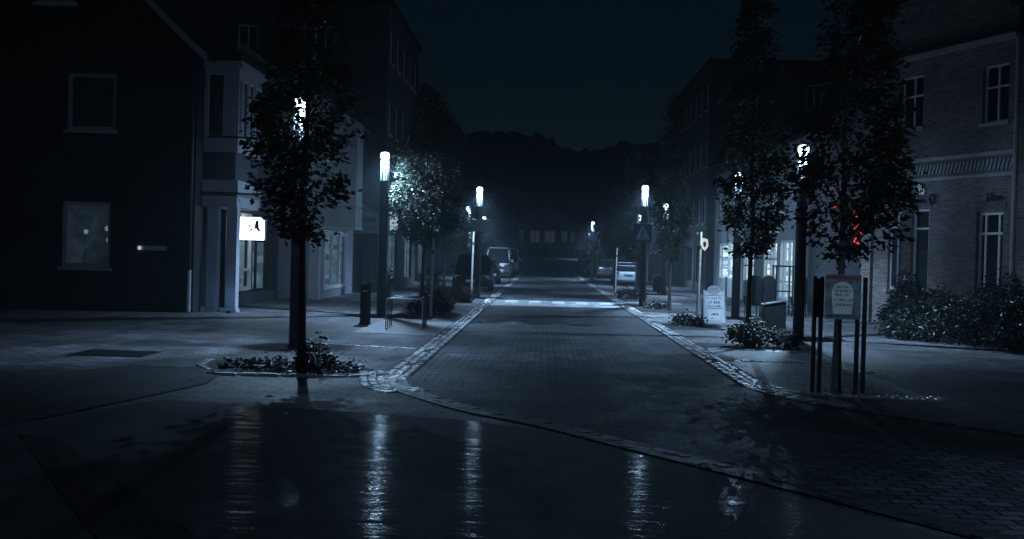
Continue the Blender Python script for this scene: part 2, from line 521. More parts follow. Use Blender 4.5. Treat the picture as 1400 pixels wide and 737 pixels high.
# bright granite kerb in front of the left tree bed, bed edges
mb = MB()
setts(mb, [(-4.25, 15.5), (-4.9, 16.6), (-5.0, 17.6)], 1, w=0.1, l=0.2, h=0.03, rnd=rs)
struct(mb, "kerb", M['granite'])
mb = MB()
setts(mb, curve_pts([(-4.35, 15.50), (-3.3, 15.56), (-2.6, 15.72), (-2.2, 16.0)], 4), 2, w=0.085, l=0.30, h=0.035, jit=.002, rnd=rs)
struct(mb, "bed_kerb", M['white_paint'])
mb = MB()
setts(mb, [(4.9, 22.4), (5.1, 21.0), (5.05, 18.4)], 3, rnd=rs)
setts(mb, [(3.1, 22.5), (4.9, 22.4)], 2, rnd=rs)
setts(mb, [(3.1, 19.9), (5.0, 20.0)], 1, rnd=rs)
setts(mb, [(3.1, 36.0), (4.6, 36.2)], 3, rnd=rs)
setts(mb, [(3.1, 44.8), (5.2, 44.8)], 2, rnd=rs)
setts(mb, [(-2.2, 20.6), (-4.3, 21.1)], 1, rnd=rs)
struct(mb, "bed_edging", M['granite'])

# paved bays beside the street, colour lightened for pools of lamp light
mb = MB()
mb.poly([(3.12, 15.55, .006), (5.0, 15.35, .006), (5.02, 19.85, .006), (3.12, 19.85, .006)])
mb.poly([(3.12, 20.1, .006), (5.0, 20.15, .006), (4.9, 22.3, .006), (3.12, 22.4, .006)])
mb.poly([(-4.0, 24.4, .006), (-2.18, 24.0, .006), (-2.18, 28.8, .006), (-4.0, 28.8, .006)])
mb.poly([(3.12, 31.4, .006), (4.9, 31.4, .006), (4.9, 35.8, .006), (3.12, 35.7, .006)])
struct(mb, "lightened_bay", brick("lightened_bay_paving", (0.36, 0.35, 0.36), (0.24, 0.235, 0.24), (0.06, 0.06, 0.06), 0.22, 0.15, 0.5, 'floor', 0.6, 0.014, 0.5, 0.14, 0.35, 0.3))

# planting beds
mb = MB()
mb.poly([(-4.2, 15.6, .01), (-2.45, 16.05, .01), (-2.4, 16.7, .01), (-3.0, 17.6, .01), (-4.9, 17.5, .01), (-4.8, 16.6, .01)])
mb.poly([(3.15, 22.6, .01), (4.9, 22.5, .01), (4.9, 24.0, .01), (3.15, 24.0, .01)])
mb.poly([(3.15, 28.6, .01), (4.4, 28.6, .01), (4.6, 31.0, .01), (3.15, 31.0, .01)])
mb.poly([(-4.0, 30.5, .01), (-2.3, 30.5, .01), (-2.3, 33.2, .01), (-4.0, 33.2, .01)])
mb.poly([(3.1, 37.6, .01), (4.9, 37.6, .01), (4.9, 40.6, .01), (3.1, 40.6, .01)])
struct(mb, "bed_soil", M['soil'])

# paved band of the crossing, colour lightened for the lamp light pool
mb = MB(); mb.poly([(-1.8, 39.2, .007), (2.68, 39.6, .007), (2.68, 44.4, .007), (-1.8, 44.1, .007)])
struct(mb, "crossing_band", brick("lightened_paving", (0.60, 0.60, 0.61), (0.44, 0.44, 0.45), (0.16, 0.16, 0.16), 0.22, 0.15, 0.55, 'floor', 0.6, 0.014, 0.5, 0.1, 0.3, 0.25))
# zebra stripes
mb = MB()
for k in range(5):
    x = -1.38 + k * 0.86
    mb.quad((x, 41.7, .011), (x + .44, 41.7, .011), (x + .44, 43.9, .011), (x, 43.9, .011))
struct(mb, "zebra_stripes", M['paint'])

# ------------------------------------------------------------------ hills
rh = random.Random(3)
mb = MB()
NX, NY = 420, 16
for j in range(NY + 1):
    for i in range(NX + 1):
        x = -420 + 840 * i / NX; y = 300 + 160 * j / NY
        f = math.sin(math.pi * min(1, j / NY * 0.9 + 0.02))
        n = noise.noise(Vector((x * 0.012, 3.1, 0))) * 9 + noise.noise(Vector((x * 0.05, y * .03, 1))) * 5 + noise.noise(Vector((x * 0.22, y * 0.2, 2))) * 5.5 + noise.noise(Vector((x * 0.6, y * 0.5, 5))) * 3.0
        mb.v.append((x, y, 3 + f * (30 + n + 10 * math.exp(-((x + 30) / 60) ** 2))))
for j in range(NY):
    for i in range(NX):
        a = j * (NX + 1) + i
        mb.f.append((a, a + 1, a + NX + 2, a + NX + 1))
struct(mb, "hills", M['far_trees'])

mb = MB(); mb.box(-460, 460, -75, 490, -1.2, 78)
hz = bpy.data.materials.new("night_haze"); hz.use_nodes = True
ht = hz.node_tree; ht.nodes.remove(ht.nodes["Principled BSDF"])
pv = ht.nodes.new("ShaderNodeVolumePrincipled"); pv.inputs["Density"].default_value = HAZE; pv.inputs["Color"].default_value = (.8, .9, 1, 1); pv.inputs["Anisotropy"].default_value = 0.35
ht.links.new(pv.outputs[0], ht.nodes["Material Output"].inputs["Volume"])
tag(mb.build("haze", hz), "thin night haze over the whole street", "haze", kind='stuff')
#PART2

# ------------------------------------------------------------------ building helpers
class Fac:
    """a facade plane: u along it, z up, n outwards"""
    def __init__(s, O, D, N):
        s.O = Vector(O); s.D = Vector(D); s.N = Vector(N)
    def p(s, u, z, n=0.0):
        q = s.O + s.D * u + s.N * n
        return (q.x, q.y, q.z + z)
    def box(s, mb, u0, u1, z0, z1, n0, n1):
        P = [s.p(u0, z0, n0), s.p(u1, z0, n0), s.p(u1, z0, n1), s.p(u0, z0, n1), s.p(u0, z1, n0), s.p(u1, z1, n0), s.p(u1, z1, n1), s.p(u0, z1, n1)]
        mb.add(P, [(3,2,1,0),(4,5,6,7),(0,1,5,4),(1,2,6,5),(2,3,7,6),(3,0,4,7)])
        return mb
    def wall(s, mb, u0, u1, z0, z1, ops=(), depth=0.14):
        us = sorted({u0, u1, *[o[0] for o in ops], *[o[1] for o in ops]})
        zs = sorted({z0, z1, *[o[2] for o in ops], *[o[3] for o in ops]})
        us = [u for u in us if u0 <= u <= u1]; zs = [z for z in zs if z0 <= z <= z1]
        for a, b in zip(us, us[1:]):
            for c, d in zip(zs, zs[1:]):
                mu, mz = (a + b) / 2, (c + d) / 2
                if any(o[0] < mu < o[1] and o[2] < mz < o[3] for o in ops): continue
                mb.quad(s.p(a, c), s.p(b, c), s.p(b, d), s.p(a, d))
        for o in ops:
            a, b, c, d = o[:4]
            mb.quad(s.p(a, c), s.p(a, d), s.p(a, d, -depth), s.p(a, c, -depth))
            mb.quad(s.p(b, c), s.p(b, c, -depth), s.p(b, d, -depth), s.p(b, d))
            mb.quad(s.p(a, d), s.p(b, d), s.p(b, d, -depth), s.p(a, d, -depth))
            mb.quad(s.p(a, c), s.p(a, c, -depth), s.p(b, c, -depth), s.p(b, c))
        return mb
    def window(s, par, u0, u1, z0, z1, depth=0.14, fw=0.07, mull=(), trans=(), frame='white_paint', pane='dark_glass', sill=None, name='window', ft=0.06, proud=0.0):
        mb = MB(); e = 0.001
        n0, n1 = -depth + proud, -depth + ft + proud
        a, b, c, d = u0 + e, u1 - e, z0 + e, z1 - e
        s.box(mb, a, a + fw, c, d, n0, n1); s.box(mb, b - fw, b, c, d, n0, n1)
        s.box(mb, a + fw, b - fw, c, c + fw, n0, n1 - e); s.box(mb, a + fw, b - fw, d - fw, d, n0, n1 - e)
        for t in mull:
            u = a + (b - a) * t
            s.box(mb, u - fw * .4, u + fw * .4, c + fw, d - fw, n0, n1 - 2*e)
        for t in trans:
            z = c + (d - c) * t
            s.box(mb, a + fw, b - fw, z - fw * .4, z + fw * .4, n0, n1 - 3*e)
        fr = mb.build(name, M[frame], par)
        pb = MB(); k = n0 + ft * 0.35
        pb.quad(s.p(a + fw * .5, c + fw * .5, k), s.p(b - fw * .5, c + fw * .5, k), s.p(b - fw * .5, d - fw * .5, k), s.p(a + fw * .5, d - fw * .5, k))
        pb.build('pane', M[pane], fr)
        if sill:
            sb = MB(); s.box(sb, u0 - 0.06, u1 + 0.06, z0 - 0.08, z0 - 0.002, -depth + .01, 0.07)
            sb.build('sill', M[sill], fr)
        return fr
    def interior(s, par, u0, u1, z0, z1, depth, room, mat, name='shop_interior'):
        mb = MB(); n0, n1 = -depth - 0.01, -depth - room
        mb.quad(s.p(u0, z0, n1), s.p(u1, z0, n1), s.p(u1, z1, n1), s.p(u0, z1, n1))
        mb.quad(s.p(u0, z0, n0), s.p(u0, z0, n1), s.p(u0, z1, n1), s.p(u0, z1, n0))
        mb.quad(s.p(u1, z0, n0), s.p(u1, z1, n0), s.p(u1, z1, n1), s.p(u1, z0, n1))
        mb.quad(s.p(u0, z0, n0), s.p(u1, z0, n0), s.p(u1, z0, n1), s.p(u0, z0, n1))
        mb.quad(s.p(u0, z1, n0), s.p(u0, z1, n1), s.p(u1, z1, n1), s.p(u1, z1, n0))
        return mb.build(name, mat, par)

def shelf_mat(name, col, strength):
    if name in MATS: return MATS[name]
    m, t, p = nt(name)
    p.inputs["Base Color"].default_value = (0.4, 0.4, 0.4, 1)
    v = coords(t, (1, 1.0, 2.6))
    vo = t.nodes.new("ShaderNodeTexVoronoi"); vo.distance = 'CHEBYCHEV'
    vo.inputs["Scale"].default_value = 2.2
    link(t, v, vo.inputs["Vector"])
    bw = t.nodes.new("ShaderNodeRGBToBW"); link(t, vo.outputs["Color"], bw.inputs[0])
    link(t, ramp(t, bw.outputs[0], tuple(c * 0.10 for c in col), col, 0.25, 0.85), p.inputs["Emission Color"])
    p.inputs["Emission Strength"].default_value = strength
    MATS[name] = m
    return m
M['lit_shop'] = shelf_mat("lit_shop_interior", (0.62, 0.85, 0.92), 1.6)
M['dim_shop'] = shelf_mat("dim_shop_interior", (0.30, 0.52, 0.62), 0.22)
M['dim_villa'] = emit('dim_villa_pane', (.42, .55, .62), .045, .6, .6)
M['dark_room'] = plain("dark_room", (0.06, 0.06, 0.065), 0.9, 0.2, 2, bmp=0)

def gable_roof_z(mb, x0, x1, y0, y1, ze, zr, ov=0.25, th=0.14):
    # ridge along Y, slopes to x0 and x1
    xm = (x0 + x1) / 2; k = (zr - ze) / (xm - x0)
    for sx, xe in ((-1, x0 - ov), (1, x1 + ov)):
        z_e = ze - k * ov
        mb.extrude([(xe, y0 - ov, z_e), (xm, y0 - ov, zr), (xm, y0 - ov, zr + th), (xe, y0 - ov, z_e + th)], (0, y1 - y0 + 2 * ov, 0))

def gable_roof_y(mb, x0, x1, y0, y1, ze, zr, ov=0.25, th=0.14):
    ym = (y0 + y1) / 2; k = (zr - ze) / (ym - y0)
    for ye in (y0 - ov, y1 + ov):
        z_e = ze - k * ov
        mb.extrude([(x0 - ov, ye, z_e), (x0 - ov, ym, zr), (x0 - ov, ym, zr + th), (x0 - ov, ye, z_e + th)], (x1 - x0 + 2 * ov, 0, 0))

# ------------------------------------------------------------------ LEFT: dark corner house with the white bay
L1 = thing("corner_house", "dark brick gable fronted corner house with a white corner bay at left", "house", (-14.5, 30, 0))
F = Fac((0, 0, 0), (1, 0, 0), (0, -1, 0))             # local: gable end facing the junction, u = x from the middle
hw = 5.45
w1 = (2.06, 3.34, 4.65, 6.12); w2 = (1.98, 3.27, 1.10, 2.80); w3 = (1.16, 2.2, 7.92, 9.3)
w4 = (-2.6, -1.3, 4.65, 6.12); w5 = (-2.6, -1.3, 1.1, 2.8)
mb = MB()
F.wall(mb, -hw, hw, -0.05, 6.72, [w1, w2, w4, w5], 0.16)
F.wall(mb, -2.5, 2.5, 6.72, 9.6, [w3], 0.16)
vz = [(5.45, 6.72), (5.0, 7.14), (4.1, 8.0), (2.5, 9.75)]
mb.poly([F.p(2.5, 6.72)] + [F.p(u, z) for u, z in vz])
mb.poly([F.p(-2.5, 6.72)] + [F.p(-u, z) for u, z in vz[::-1]])
mb.poly([F.p(-2.5, 9.6), F.p(2.5, 9.6), F.p(2.5, 9.75), F.p(0, 12.6), F.p(-2.5, 9.75)])
# street side and back
SF = Fac((hw, 0, 0), (0, 1, 0), (1, 0, 0))
shopA = (4.0, 5.9, 0.42, 2.75); shopA2 = (6.1, 8.4, 0.35, 2.75)
sw = [(5.0, 6.0, 4.4, 5.9), (7.0, 8.0, 4.4, 5.9)]
SF.wall(mb, 0, 9.5, -0.05, 6.72, [(0.7, 3.0, -0.05, 2.8), shopA, shopA2] + sw, 0.2)
mb.quad((-hw, 9.5, 0), (-hw, 0, 0), (-hw, 0, 6.72), (-hw, 9.5, 6.72))
mb.poly([(-hw, 9.5, 0), (-hw, 9.5, 6.72), (-2.5, 9.5, 9.75), (0, 9.5, 12.6), (2.5, 9.5, 9.75), (hw, 9.5, 6.72), (hw, 9.5, 0)])
mb.build("wall", M['black_brick'], L1)
mb = MB()
prof = [(5.75, 6.5), (5.45, 6.74), (5.0, 7.16), (4.1, 8.02), (2.5, 9.77), (0, 12.62)]
for s in (1, -1):
    for (a, za), (b, zb) in zip(prof, prof[1:]):
        mb.extrude([(s*a, -0.2, za + .02), (s*b, -0.2, zb + .02), (s*b, -0.2, zb + .17), (s*a, -0.2, za + .17)], (0, 9.9, 0))
roof = mb.build("roof", M['tile_roof'], L1)
mb = MB()
for (a, za), (b, zb) in zip(prof, prof[1:]):
    mb.extrude([(a, -0.24, za - .06), (b, -0.24, zb - .06), (b, -0.24, zb + .16), (a, -0.24, za + .16)], (0, 0.035, 0))
vg = mb.build("verge_board", M['white_render'], roof)
mb = MB(); mb.box(-0.5, 0.3, 5, 5.7, 11.4, 13.4); mb.build("chimney", M['black_brick'], roof)
for w in (w1, w2, w4, w5):
    F.window(L1, *w, depth=0.16, fw=0.10, mull=(), frame='stone_trim', pane='shop_glass' if w is w2 else 'dark_glass', sill='stone_trim', proud=0.03)
F.interior(L1, *w2, .16, .7, emit('dim_room', (.25, .34, .42), .055, .9, 2.6), 'window_interior')
mb = MB(); mb.lathe([(.001, 0), (.12, .0), (.16, .2), (.08, .4), (.1, .45)], 14, (2.5, .5, 1.12)); mb.lathe([(.001, 0), (.08, .0), (.12, .12), (.05, .3)], 14, (2.95, .5, 1.12)); mb.build('vase', M['white_paint'], L1)
for c_ in ((3.0, .45, 2.05), (3.05, .45, 1.75), (2.45, .45, 1.95)):  # small glowing blobs added for bright spots in the window
    mb = MB(); mb.lathe([(.001, 0), (.05, .03), (.06, .1), (.001, .15)], 10, c_); mb.build('bright_spot', emit('window_bright_spot', (.6, .75, .85), .35, .6, 12), L1)
F.window(L1, *w3, depth=0.16, fw=0.09, sill='white_paint')
for w in sw: SF.window(L1, *w, depth=0.2, fw=0.07, mull=(.5,))
# recess behind the bay
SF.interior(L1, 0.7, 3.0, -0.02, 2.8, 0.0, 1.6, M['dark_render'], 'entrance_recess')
# shop windows of the pharmacy
SF.interior(L1, shopA[0], shopA[1], shopA[2], shopA[3], 0.2, 1.4, M['dim_shop'])
SF.window(L1, *shopA, depth=0.2, fw=0.11, mull=(0.12,), trans=(0.27,), frame='white_paint', pane='shop_glass', name='shop_window', ft=0.1, proud=0.12)
SF.interior(L1, shopA2[0], shopA2[1], shopA2[2], shopA2[3], 0.2, 1.6, M['dim_shop'])
SF.window(L1, *shopA2, depth=0.2, fw=0.07, mull=(0.45,), trans=(0.66,), frame='dark_metal', pane='shop_glass', name='shop_window', ft=0.08)
mb = MB(); SF.box(mb, 3.05, 9.45, 0.0, 0.34, 0.0, 0.05); mb.build("plinth", M['dark_render'], L1)
mb = MB(); SF.box(mb, 3.06, 9.4, 2.78, 3.4, 0.0, 0.06); mb.build("fascia", M['dark_render'], L1)
# white corner bay: piers, bands, oriel with windows
BY0, BY1 = 0.6, 3.1; BX0, BX1 = 5.46, 6.37
BF = Fac((0, BY0, 0), (1, 0, 0), (0, -1, 0)); BS = Fac((BX1, BY0, 0), (0, 1, 0), (1, 0, 0))
mb = MB()
bw_ = (5.55, 5.98, 4.62, 6.28)
BF.wall(mb, BX0, BX1, 4.22, 6.4, [bw_], 0.08)
so = [(0.12, 0.42, 4.66, 6.2), (0.58, 1.08, 4.66, 6.2), (1.24, 1.74, 4.66, 6.2), (1.9, 2.35, 4.66, 6.2)]
BS.wall(mb, 0, BY1 - BY0, 4.22, 6.4, so, 0.08)
mb.quad((BX0, BY1, 4.22), (BX1, BY1, 4.22), (BX1, BY1, 6.4), (BX0, BY1, 6.4))
mb.quad((BX0, BY0, 4.22), (BX0, BY1, 4.22), (BX1, BY1, 4.22), (BX1, BY0, 4.22))
bay = mb.build("corner_bay", M['white_render'], L1)
BF.window(bay, *bw_, depth=0.08, fw=0.025, frame='white_paint')
for o in so: BS.window(bay, *o, depth=0.08, fw=0.05, frame='white_paint')
mb = MB(); mb.box(BX0, BX1 + .1, BY0 - .1, BY1 + .1, 6.402, 6.6); mb.build("cornice", M['white_render'], bay)
mb = MB(); mb.box(BX0, BX1 + .05, BY0 - .05, BY1 + .05, 6.602, 6.75); mb.build("bay_roof", M['tile_roof'], bay)
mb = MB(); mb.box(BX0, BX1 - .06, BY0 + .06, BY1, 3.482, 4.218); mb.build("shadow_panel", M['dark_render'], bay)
mb = MB(); mb.box(BX0, BX1 + .04, BY0 - .05, BY1, 3.17, 3.48); mb.build("beam", M['white_render'], bay)
mb = MB(); mb.box(BX0, BX1 + .0, BY0 - .0, BY1, 3.06, 3.168); mb.build("dark_rail", M['dark_metal'], bay)
mb = MB(); mb.box(BX0, BX1 + .02, BY0 - .04, BY1, 2.78, 3.058); mb.build("beam", M['white_render'], bay)
for (a, b, y0, y1) in ((5.60, 5.89, BY0, BY0 + .3), (6.12, 6.40, BY0, BY0 + .32)):
    mb = MB(); mb.box(a, b, y0, y1, 0.08, 2.778); mb.box(a - .03, b + .03, y0 - .03, y1 + .03, 0, .08)
    mb.build("pier", M['white_render'], bay, bevel=.008)
for z in (4.6, 3.12):
    mb = MB(); mb.path([(5.6, BY0 - .12, z), (6.5, BY0 - .12, z), (7.1, BY0 + .3, z + .02)], 0.025, 8); mb.build("rod", M['dark_metal'], bay)
mb = MB(); mb.path([(5.36, -0.06, 1.1), (5.36, -0.06, 6.5)], 0.045, 8); dp = mb.build("downpipe", M['dark_metal'], L1)
mb = MB(); mb.path([(5.36, -0.06, 0.02), (5.36, -0.06, 1.1)], 0.055, 8); mb.build("standpipe", M['stone_trim'], dp)

# small lit name plate on the dark gable wall
t = thing("name_plate", "small pale bar shaped plate on the dark gable wall right of the lower window", "sign", (-10.07, 29.97, 1.64))
mb = MB(); mb.box(-.32, .33, -.03, .0, -.06, .06); mb.build("panel", plain("plate_grey", (0.45, 0.45, 0.48), .5, .15, 8), t, bevel=.01)
mb = MB(); mb.lathe([(.001, .05), (.04, .045), (.05, 0), (.04, -.05)], 12, (-.37, -.05, 0)); mb.build("lamp", emit("plate_lamp", (.75, .85, 1), .5), t, smooth=True)

# pharmacy sign
t = thing("pharmacy_sign", "glowing white square box sign with dark A mark over the shop window", "sign", (-8.65, 34.45, 2.285))
mb = MB(); mb.box(-.36, .36, -.10, .10, -.33, .33); mb.build("light_box", emit("pharmacy_light", (0.78, 0.97, 1.0), 5.0), t, bevel=.01)
mb = MB()
for x0, x1, y0, y1 in ((-.365, .365, -.09, .09),):
    mb.box(x0 - .015, x0, y0, y1, -.345, .345); mb.box(x1, x1 + .015, y0, y1, -.345, .345); mb.box(x0, x1, y0, y1, .331, .346); mb.box(x0, x1, y0, y1, -.346, -.331)
mb.build("frame", M['white_paint'], t)
mb = MB()
pts = lambda L: [(x * 1.25, -.103, z * 1.35) for x, z in L]
mb.poly(pts([(-.02, -.02), (.06, .02), (.08, .16), (.16, .20), (.17, .02), (.22, -.05), (.15, -.06), (.10, .0), (.05, -.015)]))
mb.poly(pts([(-.13, -.02), (-.11, -.05), (-.03, -.055), (.02, -.03), (.0, .0), (-.04, -.015), (-.09, -.02)]))
mb.poly(pts([(-.11, .09), (-.07, .05), (-.08, .0), (-.05, .0), (-.04, .06), (-.02, .09), (-.07, .08)]))
mb.build("emblem", plain("emblem_red", (0.06, 0.008, 0.008), .5, .1, 5, bmp=0), t)
mb = MB(); scribble(mb, lambda a, b, c: (a, -.103, b), -.25, .25, -.285, -.25, random.Random(2), 0.6); mb.build("lettering", plain("print_grey", (0.12, 0.14, 0.16), .5, .1, 5, bmp=0), t)
for z in (.15, -.2):
    mb = MB(); mb.box(-.5, -.376, -.03, .03, z, z + .06); mb.build("bracket", M['dark_metal'], t)

# ------------------------------------------------------------------ LEFT: pale gabled house over an arcade shop
L2 = thing("arcade_house", "pale gabled house with an upper floor overhanging a corner shop window", "house", (-10.5, 40, 0))
F = Fac((0, 0, 0), (1, 0, 0), (0, -1, 0)); R_ = 4.0; G_ = 2.75
mb = MB()
F.wall(mb, -R_, R_, 3.22, 5.95, [(-1.2, 0, 3.9, 5.3)], .12)
mb.poly([F.p(-R_, 5.95), F.p(R_, 5.95), F.p(0, 8.5)])
mb.quad((R_, 0, 3.22), (R_, 1.3, 3.22), (R_, 1.3, 5.95), (R_, 0, 5.95))
mb.quad((-R_, 0, 3.22), (R_, 0, 3.22), (R_, 1.3, 3.22), (-R_, 1.3, 3.22))
mb.poly([(G_, 1.3, 3.22), (R_, 1.3, 3.22), (R_, 1.3, 5.95), (0, 1.3, 8.5), (G_, 1.3, 6.7)])
mb.quad((G_, 1.3, 3.2), (G_, 7.2, 3.2), (G_, 7.2, 6.0), (G_, 1.3, 6.0))
mb.quad((-R_, 7.2, 0), (G_, 7.2, 0), (G_, 7.2, 6.0), (-R_, 7.2, 6.0))
mb.quad((-R_, 0, 0), (-R_, 0, 6.0), (-R_, 7.2, 6.0), (-R_, 7.2, 0))
mb.build("upper_wall", M['grey_render'], L2)
F.window(L2, -1.2, 0, 3.9, 5.3, depth=.12, mull=(.5,), sill='white_paint')
mb = MB(); gable_roof_z(mb, -R_, R_, 0, 1.3, 5.97, 8.52, .22); gable_roof_z(mb, -R_, G_, 1.6, 7.2, 6.02, 8.3, .2); rf = mb.build("roof", M['tile_roof'], L2)
mb = MB()
k = (8.52 - 5.97) / R_
for s in (1, -1):
    mb.extrude([(s*(R_ + .24), -.25, 5.97 - k*.24 - .05), (0, -.25, 8.47), (0, -.25, 8.68), (s*(R_ + .24), -.25, 5.97 - k*.24 + .15)], (0, .028, 0))
mb.build("verge_board", M['stone_trim'], rf)
mb = MB(); F.wall(mb, -R_, G_, -.02, 3.2)
G2 = Fac((G_, 0, 0), (0, 1, 0), (1, 0, 0))
gs = (1.0, 5.6, 0.3, 2.4)
G2.wall(mb, 0, 7.2, -.02, 3.2, [gs], .15)
mb.build("ground_floor_wall", M['mauve_render'], L2)
G2.interior(L2, *gs, .15, 1.6, M['dim_shop'])
G2.window(L2, *gs, depth=.15, fw=.14, mull=(.33, .66), frame='white_paint', pane='shop_glass', name='shop_window', ft=.1, proud=.08)
mb = MB(); mb.box(2.42, 2.78, -.03, .25, 0, 2.5); mb.build("pier", M['white_render'], L2, bevel=.01)
mb = MB(); mb.box(2.3, R_, -.08, 1.4, 2.52, 3.2); mb.build("canopy", M['grey_render'], L2, bevel=.012)
mb = MB(); mb.box(2.28, R_ + .02, -.12, 1.42, 2.44, 2.518); mb.build("canopy_edge", M['stone_trim'], L2)

# dark gabled porch with lettering
t = thing("shop_porch", "dark gabled shop porch with bbel lettering beside the lit box sign", "porch", (-7.2, 47.6, 0))
mb = MB()
mb.extrude([(-.75, 0, 2.45), (.62, 0, 2.45), (.62, 0, 3.25), (-.35, 0, 3.72), (-.75, 0, 3.5)], (0, 2.2, 0)); mb.build("pediment", plain("teal_grey_panel", (0.10, 0.12, 0.125), .7, .2, 4), t)
mb = MB(); mb.extrude([(.70, -.12, 3.2), (.70, -.12, 3.28), (-.35, -.12, 3.80), (-.35, -.12, 3.72)], (0, 2.4, 0)); mb.extrude([(-.35, -.12, 3.72), (-.35, -.12, 3.80), (-.85, -.12, 3.55), (-.85, -.12, 3.47)], (0, 2.4, 0)); mb.build("roof", M['tile_roof'], t)
text_mb("bbel", .40, .012, lambda x, y, z: (x - .02, -.014 - z, y + 2.88)).build("lettering", M['black_plastic'], t)
text_mb("markt", .19, .01, lambda x, y, z: (x + .12, -.014 - z, y + 2.62)).build("lettering", M['black_plastic'], t)
mb = MB(); mb.box(.5, .6, .05, .15, 0, 2.448); mb.box(-.72, -.62, .05, .15, 0, 2.448); mb.build("post", M['dark_metal'], t)
mb = MB(); mb.box(-.6, .5, .9, 1.0, .02, 2.4); dr = mb.build("door", M['dark_metal'], t)
for a in (-.5, .02):
    mb = MB(); mb.box(a, a + .4, .89, .899, .3, 2.2); mb.build("pane", M['dark_glass'], dr)

t = thing("box_sign", "small upright lit white box sign behind the nearest lit lamp post", "sign", (-6.45, 49.6, 3.02))
mb = MB(); mb.box(-.19, .19, -.08, .08, -.38, .38); mb.build("light_box", emit("box_sign_light", (.62, .80, .88), .55, .5, 3), t, bevel=.01)
for z in (.2, -.26):
    mb = MB(); mb.box(-.25, -.19, -.04, .04, z, z + .06); mb.build("bracket", M['dark_metal'], t)
mb = MB(); mb.box(-.2, .2, -.085, .085, .381, .41); mb.build("cover", M['dark_metal'], t)

# ------------------------------------------------------------------ LEFT: tall dark block and row beyond
def block_house(name, label, x0, x1, y0, y1, h, wallm, roofm, side, ridge=None, floors=2, zb=0.0, front=True, nwin=None, shop=True, parapet=False, win_frame='white_paint', label_cat="house", flip=False):
    t = thing(name, label, label_cat, ((x0 + x1) / 2, y0, zb))
    cx = (x0 + x1) / 2; hx = (x1 - x0) / 2; L = y1 - y0
    F = Fac((0, 0, 0), (1, 0, 0), (0, -1, 0))
    S_ = Fac((hx, 0, 0), (0, 1, 0), (1, 0, 0)) if side > 0 else Fac((-hx, 0, 0), (0, 1, 0), (-1, 0, 0))
    ops = []; n = nwin or max(2, int(L / 2.4)); fh = (h - 3.0) / max(1, floors - 1)
    for f in range(floors - 1):
        for i in range(n):
            u = L * (i + .5) / n
            ops.append((u - .5, u + .5, 3.0 + f * fh + .75, 3.0 + f * fh + min(2.2, fh - .35)))
    sops = []
    if shop:
        m = max(1, int(L / 4.5))
        for i in range(m):
            u = L * (i + .5) / m; sops.append((u - 1.6, u + 1.6, .45, 2.5))
    fops = []
    if front:
        for f in range(floors - 1):
            for u in (hx * .55 * side, 0.0):
                fops.append((u - .45, u + .45, 3.0 + f * fh + .75, 3.0 + f * fh + min(2.1, fh - .35)))
    mb = MB()
    S_.wall(mb, 0, L, -.05, h, ops + sops, .14)
    F.wall(mb, -hx, hx, -.05, h, fops, .14)
    mb.quad((-hx, L, -.05), (hx, L, -.05), (hx, L, h), (-hx, L, h))
    o = -hx if side > 0 else hx
    mb.quad((o, 0, -.05), (o, L, -.05), (o, L, h), (o, 0, h))
    if ridge:
        mb.poly([(-hx, 0, h), (hx, 0, h), (0, 0, ridge)]); mb.poly([(-hx, L, h), (hx, L, h), (0, L, ridge)])
    mb.build("wall", M[wallm], t)
    mb = MB()
    if ridge:
        gable_roof_z(mb, -hx, hx, 0, L, h + .02, ridge + .02, .3)
    else:
        mb.box(-hx - .15, hx + .15, -.15, L + .15, h + .002, h + .25)
    r = mb.build("roof", M[roofm], t)
    mb = MB(); mb.box(-.35, .35, L * .3, L * .3 + .6, (ridge or h + .26) - .3 if ridge else h + .252, (ridge or h) + 1.1); mb.build("chimney", M[wallm], r)
    for w in ops: S_.window(t, *w, depth=.14, fw=.07, mull=(.5,), frame=win_frame, sill='stone_trim')
    for w in sops:
        S_.window(t, *w, depth=.14, fw=.09, mull=(.33, .66), frame='stone_trim' if side > 0 and y0 < 80 else 'dark_metal', pane='dim_shop' if side > 0 and y0 < 80 else 'dark_glass', name='shop_window')
    for w in fops: F.window(t, *w, depth=.14, fw=.07, mull=(.5,), frame=win_frame, sill='stone_trim')
    return t, F, S_
t, F, S_ = block_house("apartment_block", "tall flat topped dark block rising behind the pale gabled house", -19, -6.9, 50, 62, 12.3, 'dark_render', 'tile_roof', 1, None, 4, label_cat="building")
block_house("terraced_house", "plain dark house beyond the tall flat topped block on the left", -19, -7.6, 62.6, 75, 7.4, 'shop_brick', 'tile_roof', 1, 10.5, 2)
block_house("terraced_house", "set back dark house near the closed white parasol", -22, -11, 76, 98, 7.0, 'grey_render', 'tile_roof', 1, 10.5, 2)
block_house("terraced_house", "farthest dark house at the end of the left row", -20, -8.5, 100, 124, 6.6, 'shop_brick', 'tile_roof', 1, 10.0, 2, zb=.1)

